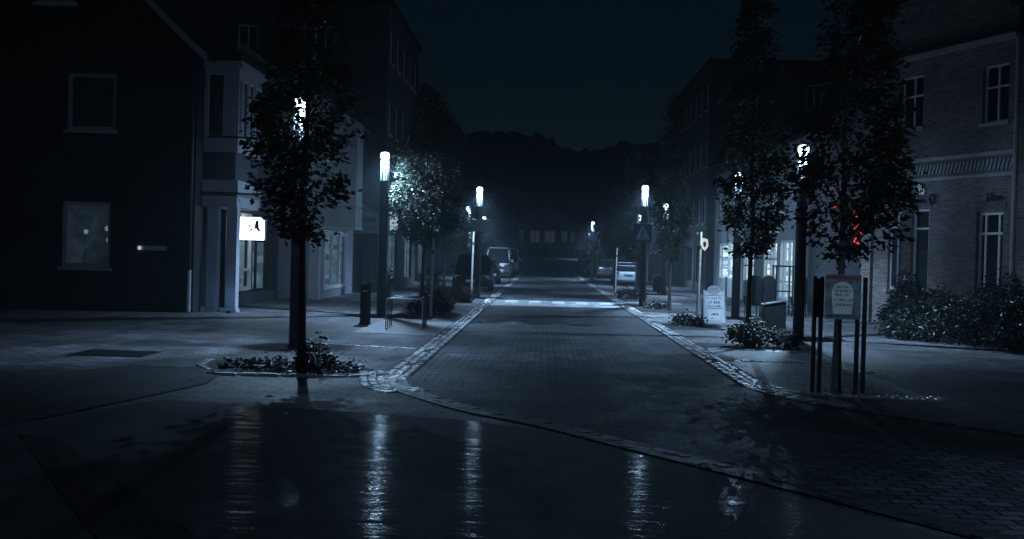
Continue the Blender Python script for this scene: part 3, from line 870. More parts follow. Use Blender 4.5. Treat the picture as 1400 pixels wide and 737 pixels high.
# ------------------------------------------------------------------ RIGHT: brick corner house, turned to the junction
bz = math.atan2(-.931, .365)
R1 = thing("brick_house", "two storey brick house with white window frames and zigzag brick band at right", "house", (9.74, 35.05, 0), bz)
F = Fac((0, 0, 0), (1, 0, 0), (0, -1, 0))
lw = [(0.72, 1.30, 1.0, 3.25), (1.72, 2.46, 1.0, 3.30), (4.30, 5.26, .9, 3.15)]
uw = [(1.08, 2.06, 5.58, 7.08), (4.38, 5.32, 5.45, 6.95)]
mb = MB()
F.wall(mb, -.4, 9.0, -.05, 7.5, lw + uw + [(6.4, 7.4, 5.5, 7.0), (6.4, 7.4, .9, 3.2)], .18)
mb.poly([F.p(-.4, 7.5), F.p(5.62, 7.5), F.p(5.62, 8.3), F.p(2.61, 11.4), F.p(-.4, 8.4)])
mb.quad((-.4, 0, -.05), (-.4, 8, -.05), (-.4, 8, 8.4), (-.4, 0, 8.4))
mb.quad((9, 0, -.05), (9, 8, -.05), (9, 8, 7.5), (9, 0, 7.5))
mb.quad((-.4, 8, -.05), (9, 8, -.05), (9, 8, 7.5), (-.4, 8, 7.5))
mb.build("wall", M['house_brick'], R1)
def stone(a, b, c, d, n, m='stone_trim', nm='stone_band'):
    q = MB(); F.box(q, a, b, c, d, 0.0, n); return q.build(nm, M[m], R1)
stone(-.4, 5.62, 4.60, 4.70, .06); stone(-.4, 5.62, 4.06, 4.14, .05)
stone(-.5, 5.72, 7.50, 7.62, .22, nm='cornice'); stone(-.5, 5.72, 7.62, 7.70, .30, 'tile_roof', nm='gutter')
mb = MB(); F.box(mb, -.42, .02, 0, 7.45, 0.0, .09); mb.build("corner_pier", M['house_brick'], R1)
mb = MB()
u = 0.1
while u < 5.5:     # zigzag course
    P = [F.p(u, 4.24, .03), F.p(u + .05, 4.20, .03), F.p(u + .15, 4.48, .03), F.p(u + .10, 4.52, .03)]
    mb.extrude(P, (0, -.035, 0)); u += .145
mb.build("zigzag_band", M['stone_trim'], R1)
for (a, b, zt) in ((.62, 1.40, 3.27), (1.62, 2.56, 3.32), (4.2, 5.36, 3.17)):
    mb = MB()
    n = int((b - a) / .075)
    for i in range(n):
        u = a + (b - a) * (i + .5) / n; rise = .10 * (1 - ((u - (a + b) / 2) / ((b - a) / 2)) ** 2)
        F.box(mb, u - .03, u + .03, zt + rise * .5, zt + .24 + rise, .0, .028)
    mb.build("brick_arch", M['house_brick'], R1)
F.window(R1, *lw[0], depth=.18, fw=.075, trans=(.80,), mull=(.6,), sill='stone_trim', proud=.05)
F.window(R1, *lw[1], depth=.18, fw=.07, trans=(.76,), mull=(.86,), sill='stone_trim', proud=.02)
F.window(R1, *lw[2], depth=.18, fw=.08, trans=(.75,), mull=(.25, .75), sill='stone_trim', proud=.02)
for w in uw + [(6.4, 7.4, 5.5, 7.0), (6.4, 7.4, .9, 3.2)]:
    F.window(R1, *w, depth=.18, fw=.06, mull=(.5,), trans=(.62,), sill='stone_trim', proud=.02)
mb = MB()
mb.extrude([(-.65, -.25, 8.16), (2.61, -.25, 11.42), (2.61, -.25, 11.6), (-.65, -.25, 8.34)], (0, 8.5, 0))
mb.extrude([(9.3, -.25, 7.4), (5.62, -.25, 8.3), (2.61, -.25, 11.42), (2.61, -.25, 11.6), (5.62, -.25, 8.48), (9.3, -.25, 7.58)], (0, 8.5, 0))
rf = mb.build("roof", M['tile_roof'], R1)
mb = MB(); mb.extrude([(-.66, -.29, 8.10), (2.61, -.29, 11.36), (2.61, -.29, 11.62), (-.66, -.29, 8.36)], (0, .035, 0)); mb.build("verge_board", M['white_render'], rf)
mb = MB(); mb.box(1.4, 2.1, 3, 3.6, 10.2, 12.6); mb.build("chimney", M['house_brick'], rf)
# wall lettering in metal
q = text_mb("LJdIb", .40, .012, lambda x, y, z: F.p(1.98 + x * .8, y + 3.70, .05 + z)); q.build("lettering", M['steel'], R1)
q = text_mb("Ommin", .26, .012, lambda x, y, z: F.p(1.98 + x * .9, y + 3.455, .05 + z)); q.build("lettering", M['black_plastic'], R1)
q = text_mb("Tiken", .30, .012, lambda x, y, z: F.p(4.95 + x * .9, y + 3.42, .05 + z)); q.build("lettering", M['black_plastic'], R1)
mb = MB()
for i in range(18):
    a = i / 18 * 2 * math.pi; b = (i + 1) / 18 * 2 * math.pi
    mb.tube(F.p(2.62 + .11 * math.cos(a), 3.56 + .11 * math.sin(a), .06), F.p(2.62 + .11 * math.cos(b), 3.56 + .11 * math.sin(b), .06), .03, n=6)
mb.build("wall_ring", M['black_plastic'], R1)
mb = MB(); mb.path([F.p(5.68, 0, .08), F.p(5.68, 7.5, .08)], .05, 8); mb.build("downpipe", M['stone_trim'], R1)

# ------------------------------------------------------------------ RIGHT: row of shops
def shop_row(name, label, x0, x1, y0, y1, h, ridge, shops, wallm):
    t = thing(name, label, "building", (x0, y0, 0))
    L = y1 - y0
    S_ = Fac((0, 0, 0), (0, 1, 0), (-1, 0, 0)); F = Fac((0, 0, 0), (1, 0, 0), (0, -1, 0))
    ops = [(a - y0, b - y0, c, d) for a, b, c, d, *_ in shops]
    n = int(L / 2.8); up = [(L*(i+.5)/n - .5, L*(i+.5)/n + .5, 3.8, 5.1) for i in range(n)]
    mb = MB()
    S_.wall(mb, 0, L, -.05, h, ops + up, .15)
    F.wall(mb, 0, x1 - x0, -.05, h)
    W = x1 - x0
    mb.poly([(0, 0, h), (W, 0, h), (W / 2, 0, ridge)]); mb.poly([(0, L, h), (W, L, h), (W / 2, L, ridge)])
    mb.quad((W, 0, 0), (W, L, 0), (W, L, h), (W, 0, h)); mb.quad((0, L, 0), (W, L, 0), (W, L, h), (0, L, h))
    mb.build("wall", M[wallm], t)
    mb = MB(); gable_roof_z(mb, 0, W, 0, L, h + .02, ridge + .02, .3); mb.build("roof", M['tile_roof'], t)
    for w in up: S_.window(t, *w, depth=.15, fw=.07, mull=(.5,), sill='stone_trim')
    for (a, b, c, d, mull, trans, inner), o in zip(shops, ops):
        S_.interior(t, *o, .15, 1.5, M[inner])
        S_.window(t, *o, depth=.15, fw=.09, mull=mull, trans=trans, pane='shop_glass', name='shop_window', ft=.09, proud=.06)
    return t, S_
R2, SR = shop_row("shop_building", "low shop building with brightly lit windows behind the right hand lamp posts", 8.8, 18, 39.2, 61, 6.1, 9.4, [
    (39.7, 41.5, .35, 2.5, (.5,), (.75,), 'lit_shop'), (41.7, 44.0, .35, 2.5, (.33, .66), (.3,), 'lit_shop'), (44.5, 47.2, .05, 2.5, (.3, .5), (.72,), 'lit_shop'),
    (49.3, 52.0, .8, 2.25, (.5,), (.5,), 'lit_shop'), (54.4, 59.0, .85, 2.55, (.4,), (.6, .3), 'lit_shop')], 'grey_render')
block_house("office_block", "flat roofed dark block standing beyond the lit shops on the right", 8.8, 20, 64, 84, 12.4, 'dark_render', 'tile_roof', -1, None, 4, label_cat="building")
block_house("terraced_house", "dark house past the flat roofed block on the right", 7.8, 18, 88, 106, 6.8, 'shop_brick', 'tile_roof', -1, 10.4, 2)
block_house("terraced_house", "farthest dark house at the end of the right row", 8.0, 18, 108, 128, 6.4, 'grey_render', 'tile_roof', -1, 9.6, 2, zb=.12)
vl, VF, _ = block_house("villa", "dim house closing the far end of the street below the wooded hill", -6, 6, 210, 222, 6.0, 'mauve_render', 'tile_roof', 1, 9.0, 2, zb=gz(210) + .3, shop=False)
for u, w_, z0_, z1_ in ((-4.9, 1.2, 2.1, 4.2), (-2.7, 1.9, 1.9, 4.3), (-.1, 2.0, 1.9, 4.3), (2.9, 1.2, 2.1, 4.2), (4.5, .9, 2.3, 4.2)):
    VF.window(vl, u, u + w_, z0_, z1_, depth=.0, fw=.15, mull=(.5,), frame='stone_trim', pane='dim_villa', name='lit_window', proud=.06)
block_house("villa", "dim house left of the one closing the street end", -24, -10, 206, 218, 6.5, 'shop_brick', 'tile_roof', 1, 9.5, 2, zb=gz(206) + .3, shop=False)
block_house("villa", "dim house right of the one closing the street end", 10, 24, 204, 216, 6.2, 'grey_render', 'tile_roof', -1, 9.2, 2, zb=gz(204) + .3, shop=False)
t = thing("hedge", "long dark hedge crossing the far end of the street before the dim house", "hedge", (0, 200, gz(200)))
mb = MB()
for i in range(60):
    x = -30 + i; hh = 1.5 + .35 * math.sin(i * 1.7) + random.uniform(-.2, .2)
    mb.extrude([(x, -.6, -.2), (x + 1.02, -.6, -.2), (x + 1.02, -.5, hh - .2), (x + .5, -.2, hh), (x, -.5, hh - .15)], (0, 1.1, 0))
mb.build("foliage", M['far_trees'], t)

# red neon sign on the shop end wall, warm lantern sign, tiny green lamp
t = thing("neon_sign", "red neon sign glowing through the leaves of the big right hand tree", "sign", (10.3, 39.05, 3.5))
mb = MB(); mb.box(-.9, .95, 0, .12, -.12, .22); mb.box(-.2, .3, 0, .12, -1.35, -.122); mb.build("back_panel", M['dark_render'], t)
mb = MB()
mb.path([(-.8, -.06, .1), (-.45, -.06, .12), (-.4, -.06, -.02), (-.1, -.06, .0)], .05, 8)
mb.path([(-.1, -.06, -.2), (.2, -.06, -.4), (-.1, -.06, -.6), (.2, -.06, -.8), (-.1, -.06, -1.0), (.2, -.06, -1.25)], .05, 8)
mb.build("red_tube", emit("neon_red", (1.0, .07, .12), .9), t, smooth=True)
mb = MB(); mb.path([(.1, -.06, .08), (.4, -.06, .12), (.8, -.06, .02)], .025, 8); mb.build("violet_tube", emit("neon_violet", (.5, .5, 1.0), 2.0), t, smooth=True)

t = thing("lantern_sign", "warm glowing hexagon shaped lantern sign beside the pale pole", "sign", (8.35, 61.5, 2.55))
ring = [(-.06, .32), (.18, .24), (.22, -.1), (.05, -.36), (-.16, -.16), (-.2, .1)]
inner = [(x * .42 + .02, z * .5 - .02) for x, z in ring]
mb = MB()
for i in range(6):
    j = (i + 1) % 6
    mb.extrude([(ring[i][0], 0, ring[i][1]), (ring[j][0], 0, ring[j][1]), (inner[j][0], 0, inner[j][1]), (inner[i][0], 0, inner[i][1])], (0, .12, 0))
mb.build("lit_rim", emit("warm_lantern", (1.0, .86, .70), .8, .3, 4), t)
mb = MB(); mb.extrude([(x, 0.02, z) for x, z in inner], (0, .1, 0)); mb.build("face", M['dark_metal'], t)
mb = MB(); mb.box(.2, .45, .03, .09, .1, .15); mb.build("bracket", M['dark_metal'], t)
t = thing("signal_lamp", "tiny green lamp just above the top of the pale pole", "lamp", (8.0, 61.6, 3.1))
mb = MB(); mb.lathe([(.001, .09), (.07, .06), (.085, 0), (.06, -.06), (.001, -.08)], 14); mb.build("lens", emit("green_lens", (.05, .35, .25), .5), t, smooth=True)
mb = MB(); mb.lathe([(.05, .085), (.05, .15), (.001, .15)], 10); mb.box(.0, .8, -.02, .02, .12, .15); mb.build("bracket", M['dark_metal'], t)
#PART3

# ------------------------------------------------------------------ street lamps
def make_lamp():
    t = thing("street_lamp", "x", "street lamp", group="street lamps along the street")
    mb = MB(); mb.lathe([(.001, 0), (.155, 0), (.155, .03), (.125, .05), (.122, 3.52), (.135, 3.53), (.135, 3.58), (.001, 3.58)], 24)
    post = mb.build("post", M['dark_metal'], t, smooth=True)
    mb = MB(); mb.box(-.05, .05, -.128, -.12, .5, .95); mb.build("hatch", M['dark_metal'], post, bevel=.004)
    mb = MB(); mb.lathe([(.118, 3.582), (.118, 4.17)], 28); mb.build("glass_cylinder", M['lamp_glass'], t, smooth=True)
    mb = MB(); mb.lathe([(.001, 4.165), (.117, 4.165), (.119, 4.18), (.119, 4.27), (.105, 4.31), (.07, 4.33), (.001, 4.34)], 28); mb.build("diffuser_cap", M['lamp_dome'], t, smooth=True)
    mb = MB(); mb.lathe([(.001, 3.582), (.032, 3.582), (.022, 3.9), (.010, 4.06), (.001, 4.06)], 14); mb.build("light_column", M['lamp_core'], t, smooth=True)
    for k in range(5):
        a = RAD(43.6 + 72 * k); c, s = math.cos(a), math.sin(a); mb = MB(); r0, r1, h = .120, .132, .0115
        mb.extrude([(c*r0 - s*-h, s*r0 + c*-h, 3.581), (c*r1 - s*-h, s*r1 + c*-h, 3.581), (c*r1 - s*h, s*r1 + c*h, 3.581), (c*r0 - s*h, s*r0 + c*h, 3.581)], (0, 0, .6))
        mb.build("rib", M['steel'], t)
    ld = bpy.data.lights.new("lamp_light", 'POINT'); ld.energy = LAMP_W; ld.color = LAMP_COL; ld.shadow_soft_size = BULB_R
    ld.use_nodes = True                      # downward weighted light distribution of the luminaire
    lt = ld.node_tree; em = lt.nodes["Emission"]
    tc = lt.nodes.new("ShaderNodeNewGeometry"); sp = lt.nodes.new("ShaderNodeSeparateXYZ")
    lt.links.new(tc.outputs["Incoming"], sp.inputs[0])
    mr = lt.nodes.new("ShaderNodeMath"); mr.operation = 'MULTIPLY_ADD'; mr.inputs[1].default_value = 0.5; mr.inputs[2].default_value = 0.5
    lt.links.new(sp.outputs[2], mr.inputs[0])
    cr = lt.nodes.new("ShaderNodeValToRGB")
    el = cr.color_ramp.elements
    for i, (p_, v_) in enumerate(((.10, 1.0), (.19, .66), (.28, .17), (.37, .108), (.46, .108), (.52, .066), (.57, .025), (.65, .006))):
        e = el[i] if i < 2 else el.new(p_)
        e.position = p_; e.color = (v_, v_, v_, 1)
    lt.links.new(mr.outputs[0], cr.inputs[0]); lt.links.new(cr.outputs[0], em.inputs["Strength"])
    lo = bpy.data.objects.new("lamp_light", ld); COL.objects.link(lo); lo.parent = t; lo.location = (0, 0, 4.115)
    return t
LAMPS = [
    ((-4.27, 20.21), "lit lamp with its head inside the crown of the big left hand tree"),
    ((-4.28, 30.89), "lit lamp standing clear between the slim black bin and the bicycle rack"),
    ((-2.59, 45.81), "lit lamp carrying a sign panel in front of the parked black car"),
    ((-4.28, 65.0), "lit lamp far up the left pavement, its head behind leaves"),
    ((7.2, 190.0), "tiniest lit lamp, added to light the dim house at the street end"),  # added lamp, brightens the far house facade
    ((-4.28, 82.0), "lit lamp at the parked white vans, head behind a nearer lamp's sign panel"),
    ((5.6, 70.0), "lit lamp by the parked silver car, behind the crossing sign lamp"),
    ((5.73, 26.36), "lit lamp right of the dark wedge topped bin, beside the tall right hand tree crown"),
    ((5.73, 35.01), "lit lamp just behind the white sandwich board, head hidden in leaves"),
    ((3.58, 42.35), "lit lamp carrying the triangle crossing sign right of the zebra stripes"),
    ((5.73, 56.0), "lit lamp deep in the right row behind a dark tree crown"),
    ((3.6, 88.0), "farthest lit lamp, above the small blue sign on the right"),
    ((9.0, 4.6), "nearest lit lamp of the right row, beside the viewer and out of frame"),
]
lamp0 = make_lamp()
for i, ((x, y), lb) in enumerate(LAMPS):
    if i == 0: lamp0.location = (x, y, gz(y)); lamp0['label'] = lb; lamp0.rotation_euler.z = RAD(-7.3)
    else:
        lp = dup(lamp0, (x, y, gz(y)), RAD({8: 13.4, 7: 0.0, 1: -41.3, 2: 0.2, 9: -8.9, 10: -31.2}.get(i, 8.0)), lb)
        if i in (7, 8):                     # smaller light in heads nearest the brick house: crisp rib shadows
            for c in lp.children:
                if c.type == 'LIGHT':
                    c.data = c.data.copy(); c.data.shadow_soft_size = 0.005

for c in lamp0.children:                    # larger, dimmer light in the head inside the tree
    if c.type == 'LIGHT':
        c.data = c.data.copy(); c.data.shadow_soft_size = 0.035; c.data.energy = LAMP_W * 0.62
# ------------------------------------------------------------------ trees
def leaf_cloud(mb, clusters, rnd, per, spread, size, droop=0.3):
    for c, rad in clusters:
        for _ in range(per):
            p = Vector((c[0] + rnd.gauss(0, spread), c[1] + rnd.gauss(0, spread), c[2] + rnd.gauss(0, spread * .85)))
            d = Vector((p.x - rad[0], p.y - rad[1], 0))
            d = (d.normalized() if d.length > .01 else Vector((1, 0, 0))) + Vector((rnd.uniform(-1, 1), rnd.uniform(-1, 1), rnd.uniform(-.9, .4)))
            d.normalize()
            sdw = d.cross(Vector((rnd.uniform(-1, 1), rnd.uniform(-1, 1), rnd.uniform(.2, 1)))).normalized()
            nrm = d.cross(sdw)
            L = size * rnd.uniform(.45, 1.45); w = L * .30
            mid = p + d * L * .5
            a = mid + sdw * w + nrm * w * .35; b = mid - sdw * w + nrm * w * .35
            mb.add([p, a, p + d * L, b], [(0, 1, 2), (0, 2, 3)])

def crown_r(z, prof):
    for (z0, r0), (z1, r1) in zip(prof, prof[1:]):
        if z0 <= z <= z1: return r0 + (r1 - r0) * (z - z0) / (z1 - z0)
    return 0
PROF = [(1.75, .25), (2.1, .52), (2.6, .72), (3.2, .80), (3.8, .70), (4.4, .52), (5.2, .42), (6.2, .38), (7.0, .25), (7.4, .05)]
def make_tree_meshes(seed, prof=PROF, n=300, per=30, size=.075, spread=.095, trunk_r=.055, bark='bark', lean=0.0):
    rnd = random.Random(seed)
    top = prof[-1][0]
    tm = MB()
    pts = []; rs_ = []
    for i in range(9):
        f = i / 8
        pts.append((rnd.gauss(0, .025) * min(1, f * 3) + lean * max(0, f - .2), rnd.gauss(0, .025) * min(1, f * 3), f * (top - .5))); rs_.append(trunk_r * (1 - .8 * f) + (.02 if i == 0 else 0))
    tm.path(pts, rs_, 9)
    cl = []
    tries = 0
    while len(cl) < n and tries < n * 30:
        tries += 1
        z = rnd.uniform(prof[0][0], top)
        R = crown_r(z, prof)
        if rnd.random() > (R / .8) ** 1.3 + .12: continue
        a = rnd.uniform(0, 2 * math.pi)
        lump = 1 + .28 * noise.noise(Vector((math.cos(a) * 1.6 + seed, math.sin(a) * 1.6, z * 1.5)))
        r = R * math.sqrt(rnd.uniform(.06, 1)) * lump
        p = (r * math.cos(a) + lean * min(1, max(0, (z - 1.7) / .6)), r * math.sin(a), z)
        if noise.noise(Vector((p[0] * 2.6 + seed * 3, p[1] * 2.6, p[2] * 2.6))) < -.14: continue
        cl.append((p, (0, 0)))
    for i in range(0, len(cl), 5):
        p = cl[i][0]; zt = max(prof[0][0] - .1, p[2] - .75 * math.hypot(p[0], p[1]) - .2)
        k = zt / (top - .5)
        mid = ((p[0]) * .45, (p[1]) * .45, (zt + p[2]) / 2 + .03)
        tm.path([(0, 0, zt), mid, p], [trunk_r * .38 * (1 - .6 * k), .009, .004], 5, False)
    lm = MB()
    leaf_cloud(lm, cl, rnd, per, spread, size)
    return tm, lm
def plant_tree(meshes, x, y, label, s=1.0, rz=0.0, bark='bark', leaf='leaf', group="young street trees along both pavements", name="street_tree"):
    t = thing(name, label, "tree", (x, y, gz(y)), rz, group); t.scale = (s, s, s)
    tm, lm = meshes
    if isinstance(tm, MB):
        tr = tm.build("trunk", M[bark], t, smooth=True); cr = lm.build("crown", M[leaf], t)
        meshes[0], meshes[1] = tr.data, cr.data
    else:
        tr = bpy.data.objects.new("trunk", tm); COL.objects.link(tr); tr.parent = t
        cr = bpy.data.objects.new("crown", lm); COL.objects.link(cr); cr.parent = t
    return t
TA = list(make_tree_meshes(1, prof=[(1.85, .2), (2.2, .45), (2.7, .64), (3.2, .72), (3.8, .62), (4.4, .46), (5.2, .38), (6.2, .34), (7.0, .22), (7.4, .05)], n=290, per=34, size=.09, spread=.085))
TB = list(make_tree_meshes(2, prof=[(1.75, .3), (2.1, .58), (2.6, .78), (3.2, .76), (3.7, .55), (4.4, .44), (5.2, .40), (6.2, .36), (7.1, .2), (7.4, .05)], n=300, per=34, size=.092, lean=.20))
TC = list(make_tree_meshes(3, prof=[(1.9, .3), (2.3, .75), (3.0, .98), (3.7, .95), (4.3, .7), (5.0, .52), (5.7, .35), (6.2, .05)], n=380, per=42, size=.085))
plant_tree(TA, -3.31, 16.03, "large near street tree with slim trunk in the left bed in front of a lamp")
plant_tree(TB, 3.93, 15.69, "large near street tree whose crown hides the red neon, right foreground", rz=0.0, bark='bark_pale')
plant_tree(TA, 4.06, 23.23, "street tree growing out of the shrub bed beside the wedge topped bin", rz=2.1)
plant_tree(TC, -3.25, 31.44, "brightly lit full crowned street tree right of the first clear lamp post", rz=.5)
plant_tree(TA, 4.17, 38.75, "dark crowned street tree between the crossing sign lamp and the pale pole", rz=4.0, s=.95)
plant_tree(TC, -4.3, 50.5, "street tree standing beside the parked black car", rz=1.4, s=.95)
plant_tree(TB, 4.1, 52.0, "street tree behind the crossing sign on the right pavement", rz=2.6, s=.9)
plant_tree(TA, -3.9, 63.4, "street tree hiding a lamp head far up the left pavement", rz=3.3, s=.95)
plant_tree(TC, 3.9, 64.5, "street tree shortly before the parked silver car", rz=.2, s=.85)
plant_tree(TB, -4.6, 75.0, "street tree beside the parked white vans", rz=5.0, s=.95)
plant_tree(TB, 3.9, 86.4, "small lit street tree at the farthest lamp on the right", rz=1.9, s=.75)
plant_tree(TA, -4.6, 96.0, "far street tree behind the white vans on the left", rz=2.9)
plant_tree(TC, 4.5, 104.0, "far street tree beyond the last lamp on the right", rz=4.4, s=.9)
plant_tree(TC, -3.4, 118.0, "last street tree at the end of the left pavement", rz=.9)
BIG = list(make_tree_meshes(7, prof=[(2.5, .8), (4, 1.9), (6, 2.2), (8, 1.5), (9.6, .6), (10.4, .1)], n=380, per=26, size=.17, spread=.26, trunk_r=.14))
plant_tree(BIG, -6.3, 68.0, "tall dark tree rising above the left row of street trees", group="tall trees behind the houses", name="tall_tree")
plant_tree(BIG, -9.5, 92.0, "tall dark tree by the closed white parasol", group="tall trees behind the houses", rz=2, s=1.05, name="tall_tree")
plant_tree(BIG, 6.4, 122.0, "tall dark tree at the far end of the right pavement", group="tall trees behind the houses", rz=4, s=.9, name="tall_tree")

STAKES = [(-2.98, 31.0, 2.1, .04, "pale wooden stake beside the brightly lit left tree"), (4.66, 35.4, 2.55, .05, "pale wooden pole left of the white sandwich board top"),
          (-2.9, 47.2, 2.6, .04, "thin pale stake left of the sign carrying lamp on the left"), (3.52, 57.5, 2.2, .04, "thin pale stake in front of the silver car"),
          (-2.0, 68.0, 1.9, .04, "thin pale stake in front of the white vans"), (3.4, 84.0, 1.9, .04, "far thin pale stake under the small blue sign")]
for x, y, h, r, lb in STAKES:
    t = thing("tree_stake", lb, "stake", (x, y, gz(y)), 0, "pale stakes by the street trees")
    mb = MB(); mb.path([(0, 0, -.1), (.012, 0, h * .5), (.03, 0, h)], [r * 1.05, r, r * .92], 10); mb.build("pole", M['stake'], t, smooth=True)
    mb = MB(); mb.lathe([(r * 1.08, h * .8), (r * 1.12, h * .82), (r * 1.08, h * .84)], 10, (.02, 0, 0)); mb.build("tie", M['rubber'], t)

# ------------------------------------------------------------------ shrubs, grasses
def bush(name, label, x, y, rx, ry, h, n, size=.07, per=22, seed=0, leaf='leaf_dark', group=None, cat="shrub", spread=.07, stems=True):
    rnd = random.Random(seed + 77)
    t = thing(name, label, cat, (x, y, 0), 0, group)
    cl = []
    for _ in range(n):
        a = rnd.uniform(0, 6.283); r = math.sqrt(rnd.random())
        px, py = rx * r * math.cos(a), ry * r * math.sin(a)
        hh = h * (1 - .55 * r * r) * (1 + .45 * noise.noise(Vector((px * 3 + seed, py * 3, 1))))
        cl.append(((px, py, hh * rnd.uniform(.15, 1) ** .6), (0, 0)))
    mb = MB(); leaf_cloud(mb, cl, rnd, per, spread, size); mb.build("foliage", M[leaf], t)
    if stems:
        mb = MB()
        for i in range(0, n, 3):
            p = cl[i][0]; mb.path([(p[0] * .3, p[1] * .3, -.02), (p[0] * .7, p[1] * .7, p[2] * .5), p], [.01, .007, .003], 5, False)
        mb.build("stem", M['bark'], t)
    return t
bush("shrub", "loose leafy shrub around the tree trunk in front of the wedge topped bin", 4.1, 23.2, .42, .45, .58, 75, seed=1, leaf='leaf')
bush("shrub", "low shrub at the right end of the wedge topped bin's bed", 4.75, 23.2, .28, .4, .36, 36, seed=2, leaf='leaf')
bush("shrub", "low dark shrub at the foot of the white sandwich board", 3.75, 30.4, .36, .8, .26, 60, seed=3)
bush("shrub", "upright leafy shoots at the trunk of the large left hand tree", -3.12, 16.0, .17, .17, .55, 34, seed=4, per=16, size=.06)
bush("shrub", "round dark bush behind the bicycle rack", -3.1, 31.9, .55, .5, .55, 110, seed=5)
bush("shrub", "low dark shrub near the crossing sign lamp", 3.9, 40.2, .4, .8, .24, 50, seed=6)
bush("shrub", "dark low shrub under the street tree behind the crossing sign", 3.7, 50.0, .6, 1.0, .4, 70, seed=7)
t = bush("ground_cover", "dark leafy ground cover in the left tree bed", -3.5, 16.35, 1.0, .48, .10, 230, seed=8, per=14, size=.055, cat="ground cover", spread=.06, stems=False); t['kind'] = 'stuff'
# garden in front of the brick house
gp = [(10.0, 32.2, .45, .45, 1.5, "clipped upright shrub below the left window of the brick house", 9), (10.1, 30.3, .8, .9, 1.15, "leafy bush before the wall lettering of the brick house", 10), (9.2, 28.6, .9, 1.0, .95, "leafy bush at the front corner of the brick house garden", 11),
      (10.9, 28.0, .8, 1.0, 1.5, "taller bush in the middle of the brick house garden", 12), (9.6, 26.2, 1.0, 1.1, .9, "broad low bush at the near end of the brick house garden", 13), (11.3, 26.4, .9, .9, 1.6, "dense bush under the right hand window of the brick house", 14),
      (10.0, 24.2, 1.0, 1.1, 1.0, "nearest bush of the brick house garden", 15), (8.5, 27.4, .5, 1.0, .5, "low fringe of leaves along the pavement before the brick house", 16)]
for x, y, rx, ry, h, lb, sd in gp:
    bush("garden_bush", lb, x, y, rx, ry, h, int(150 * rx * ry * (1 + h) / 1.4) + 60, seed=sd, group="bushes before the brick house", size=.085, spread=.10)
def grass(x, y, r, h, n, label, seed):
    rnd = random.Random(seed); mb = MB()
    for _ in range(n):
        a = rnd.uniform(0, 6.283); q = r * math.sqrt(rnd.random()); b = rnd.uniform(0, 6.283)
        p = Vector((q * math.cos(a) * .5, q * math.sin(a) * .5, 0)); hh = h * rnd.uniform(.5, 1.1); o = Vector((math.cos(a), math.sin(a), 0)) * q * 1.2
        s_ = Vector((math.cos(b), math.sin(b), 0)) * .008
        m_ = p + o * .4 + Vector((0, 0, hh * .7)); e = p + o + Vector((0, 0, hh))
        mb.add([p - s_, p + s_, m_ + s_, m_ - s_, e], [(0, 1, 2, 3), (3, 2, 4)])
    t = thing("ornamental_grass", label, "grass", (x, y, 0), 0, "ornamental grasses on the left pavement"); mb.build("blades", M['straw'], t)
grass(-3.0, 34.6, .55, .75, 420, "dry grass tuft behind the round dark bush", 1); grass(-3.3, 38.2, .6, .8, 420, "dry grass tuft in the middle of the left planting", 2); grass(-2.75, 41.0, .5, .6, 350, "dry grass tuft at the left end of the zebra stripes", 3); grass(-4.0, 41.4, .6, .8, 350, "dry grass tuft farthest from the road in the left planting", 4)
rnd = random.Random(9); mb = MB()
for _ in range(420):
    x, y = rnd.choice([(rnd.gauss(-3.3, .9), rnd.gauss(15.9, .9)), (rnd.gauss(3.9, .9), rnd.gauss(16, 1.2)), (rnd.gauss(-2.2, .3), rnd.uniform(16, 40)), (rnd.uniform(3, 5.5), rnd.uniform(17, 30))])
    a = rnd.uniform(0, 6.28); L = rnd.uniform(.025, .055); d = Vector((math.cos(a), math.sin(a), 0)); s_ = Vector((-d.y, d.x, 0)) * L * .35; p = Vector((x, y, .022))
    z = Vector((0, 0, 1))
    mb.add([p, p + d * L * .5 + s_ + z * rnd.uniform(0, .02), p + d * L + z * rnd.uniform(0, .015), p + d * L * .5 - s_ + z * rnd.uniform(0, .02)], [(0, 1, 2), (0, 2, 3)])
tag(mb.build("fallen_leaves", M['dead_leaf']), "fallen leaves scattered on the paving around the trees", "leaves", kind='stuff')

# ------------------------------------------------------------------ street furniture
# flush dark slab on the left pavement
t = thing("pavement_grate", "dark flush rectangular grate in the left pavement before the dark gable wall", "grate", (-6.66, 18.1, 0.0), .02)
mb = MB(); mb.box(-.58, .58, -.52, .52, .002, .010); mb.build("frame", M['iron'], t)
mb = MB()
for i in range(12): mb.box(-.54, .54, -.48 + i * .08, -.43 + i * .08, .0105, .016)
mb.build("bars", M['iron'], t)
for x, y, lb in ((-.05, 29.2, "left one of two dark manhole covers in the street"), (.95, 29.0, "right one of two dark manhole covers in the street")):
    t = thing("manhole_cover", lb, "manhole cover", (x, y, 0), 0, "manhole covers")
    mb = MB(); mb.lathe([(.32, .006), (.32, .012), (.27, .012), (.265, .009), (.001, .009)], 28); mb.build("lid", M['iron'], t)

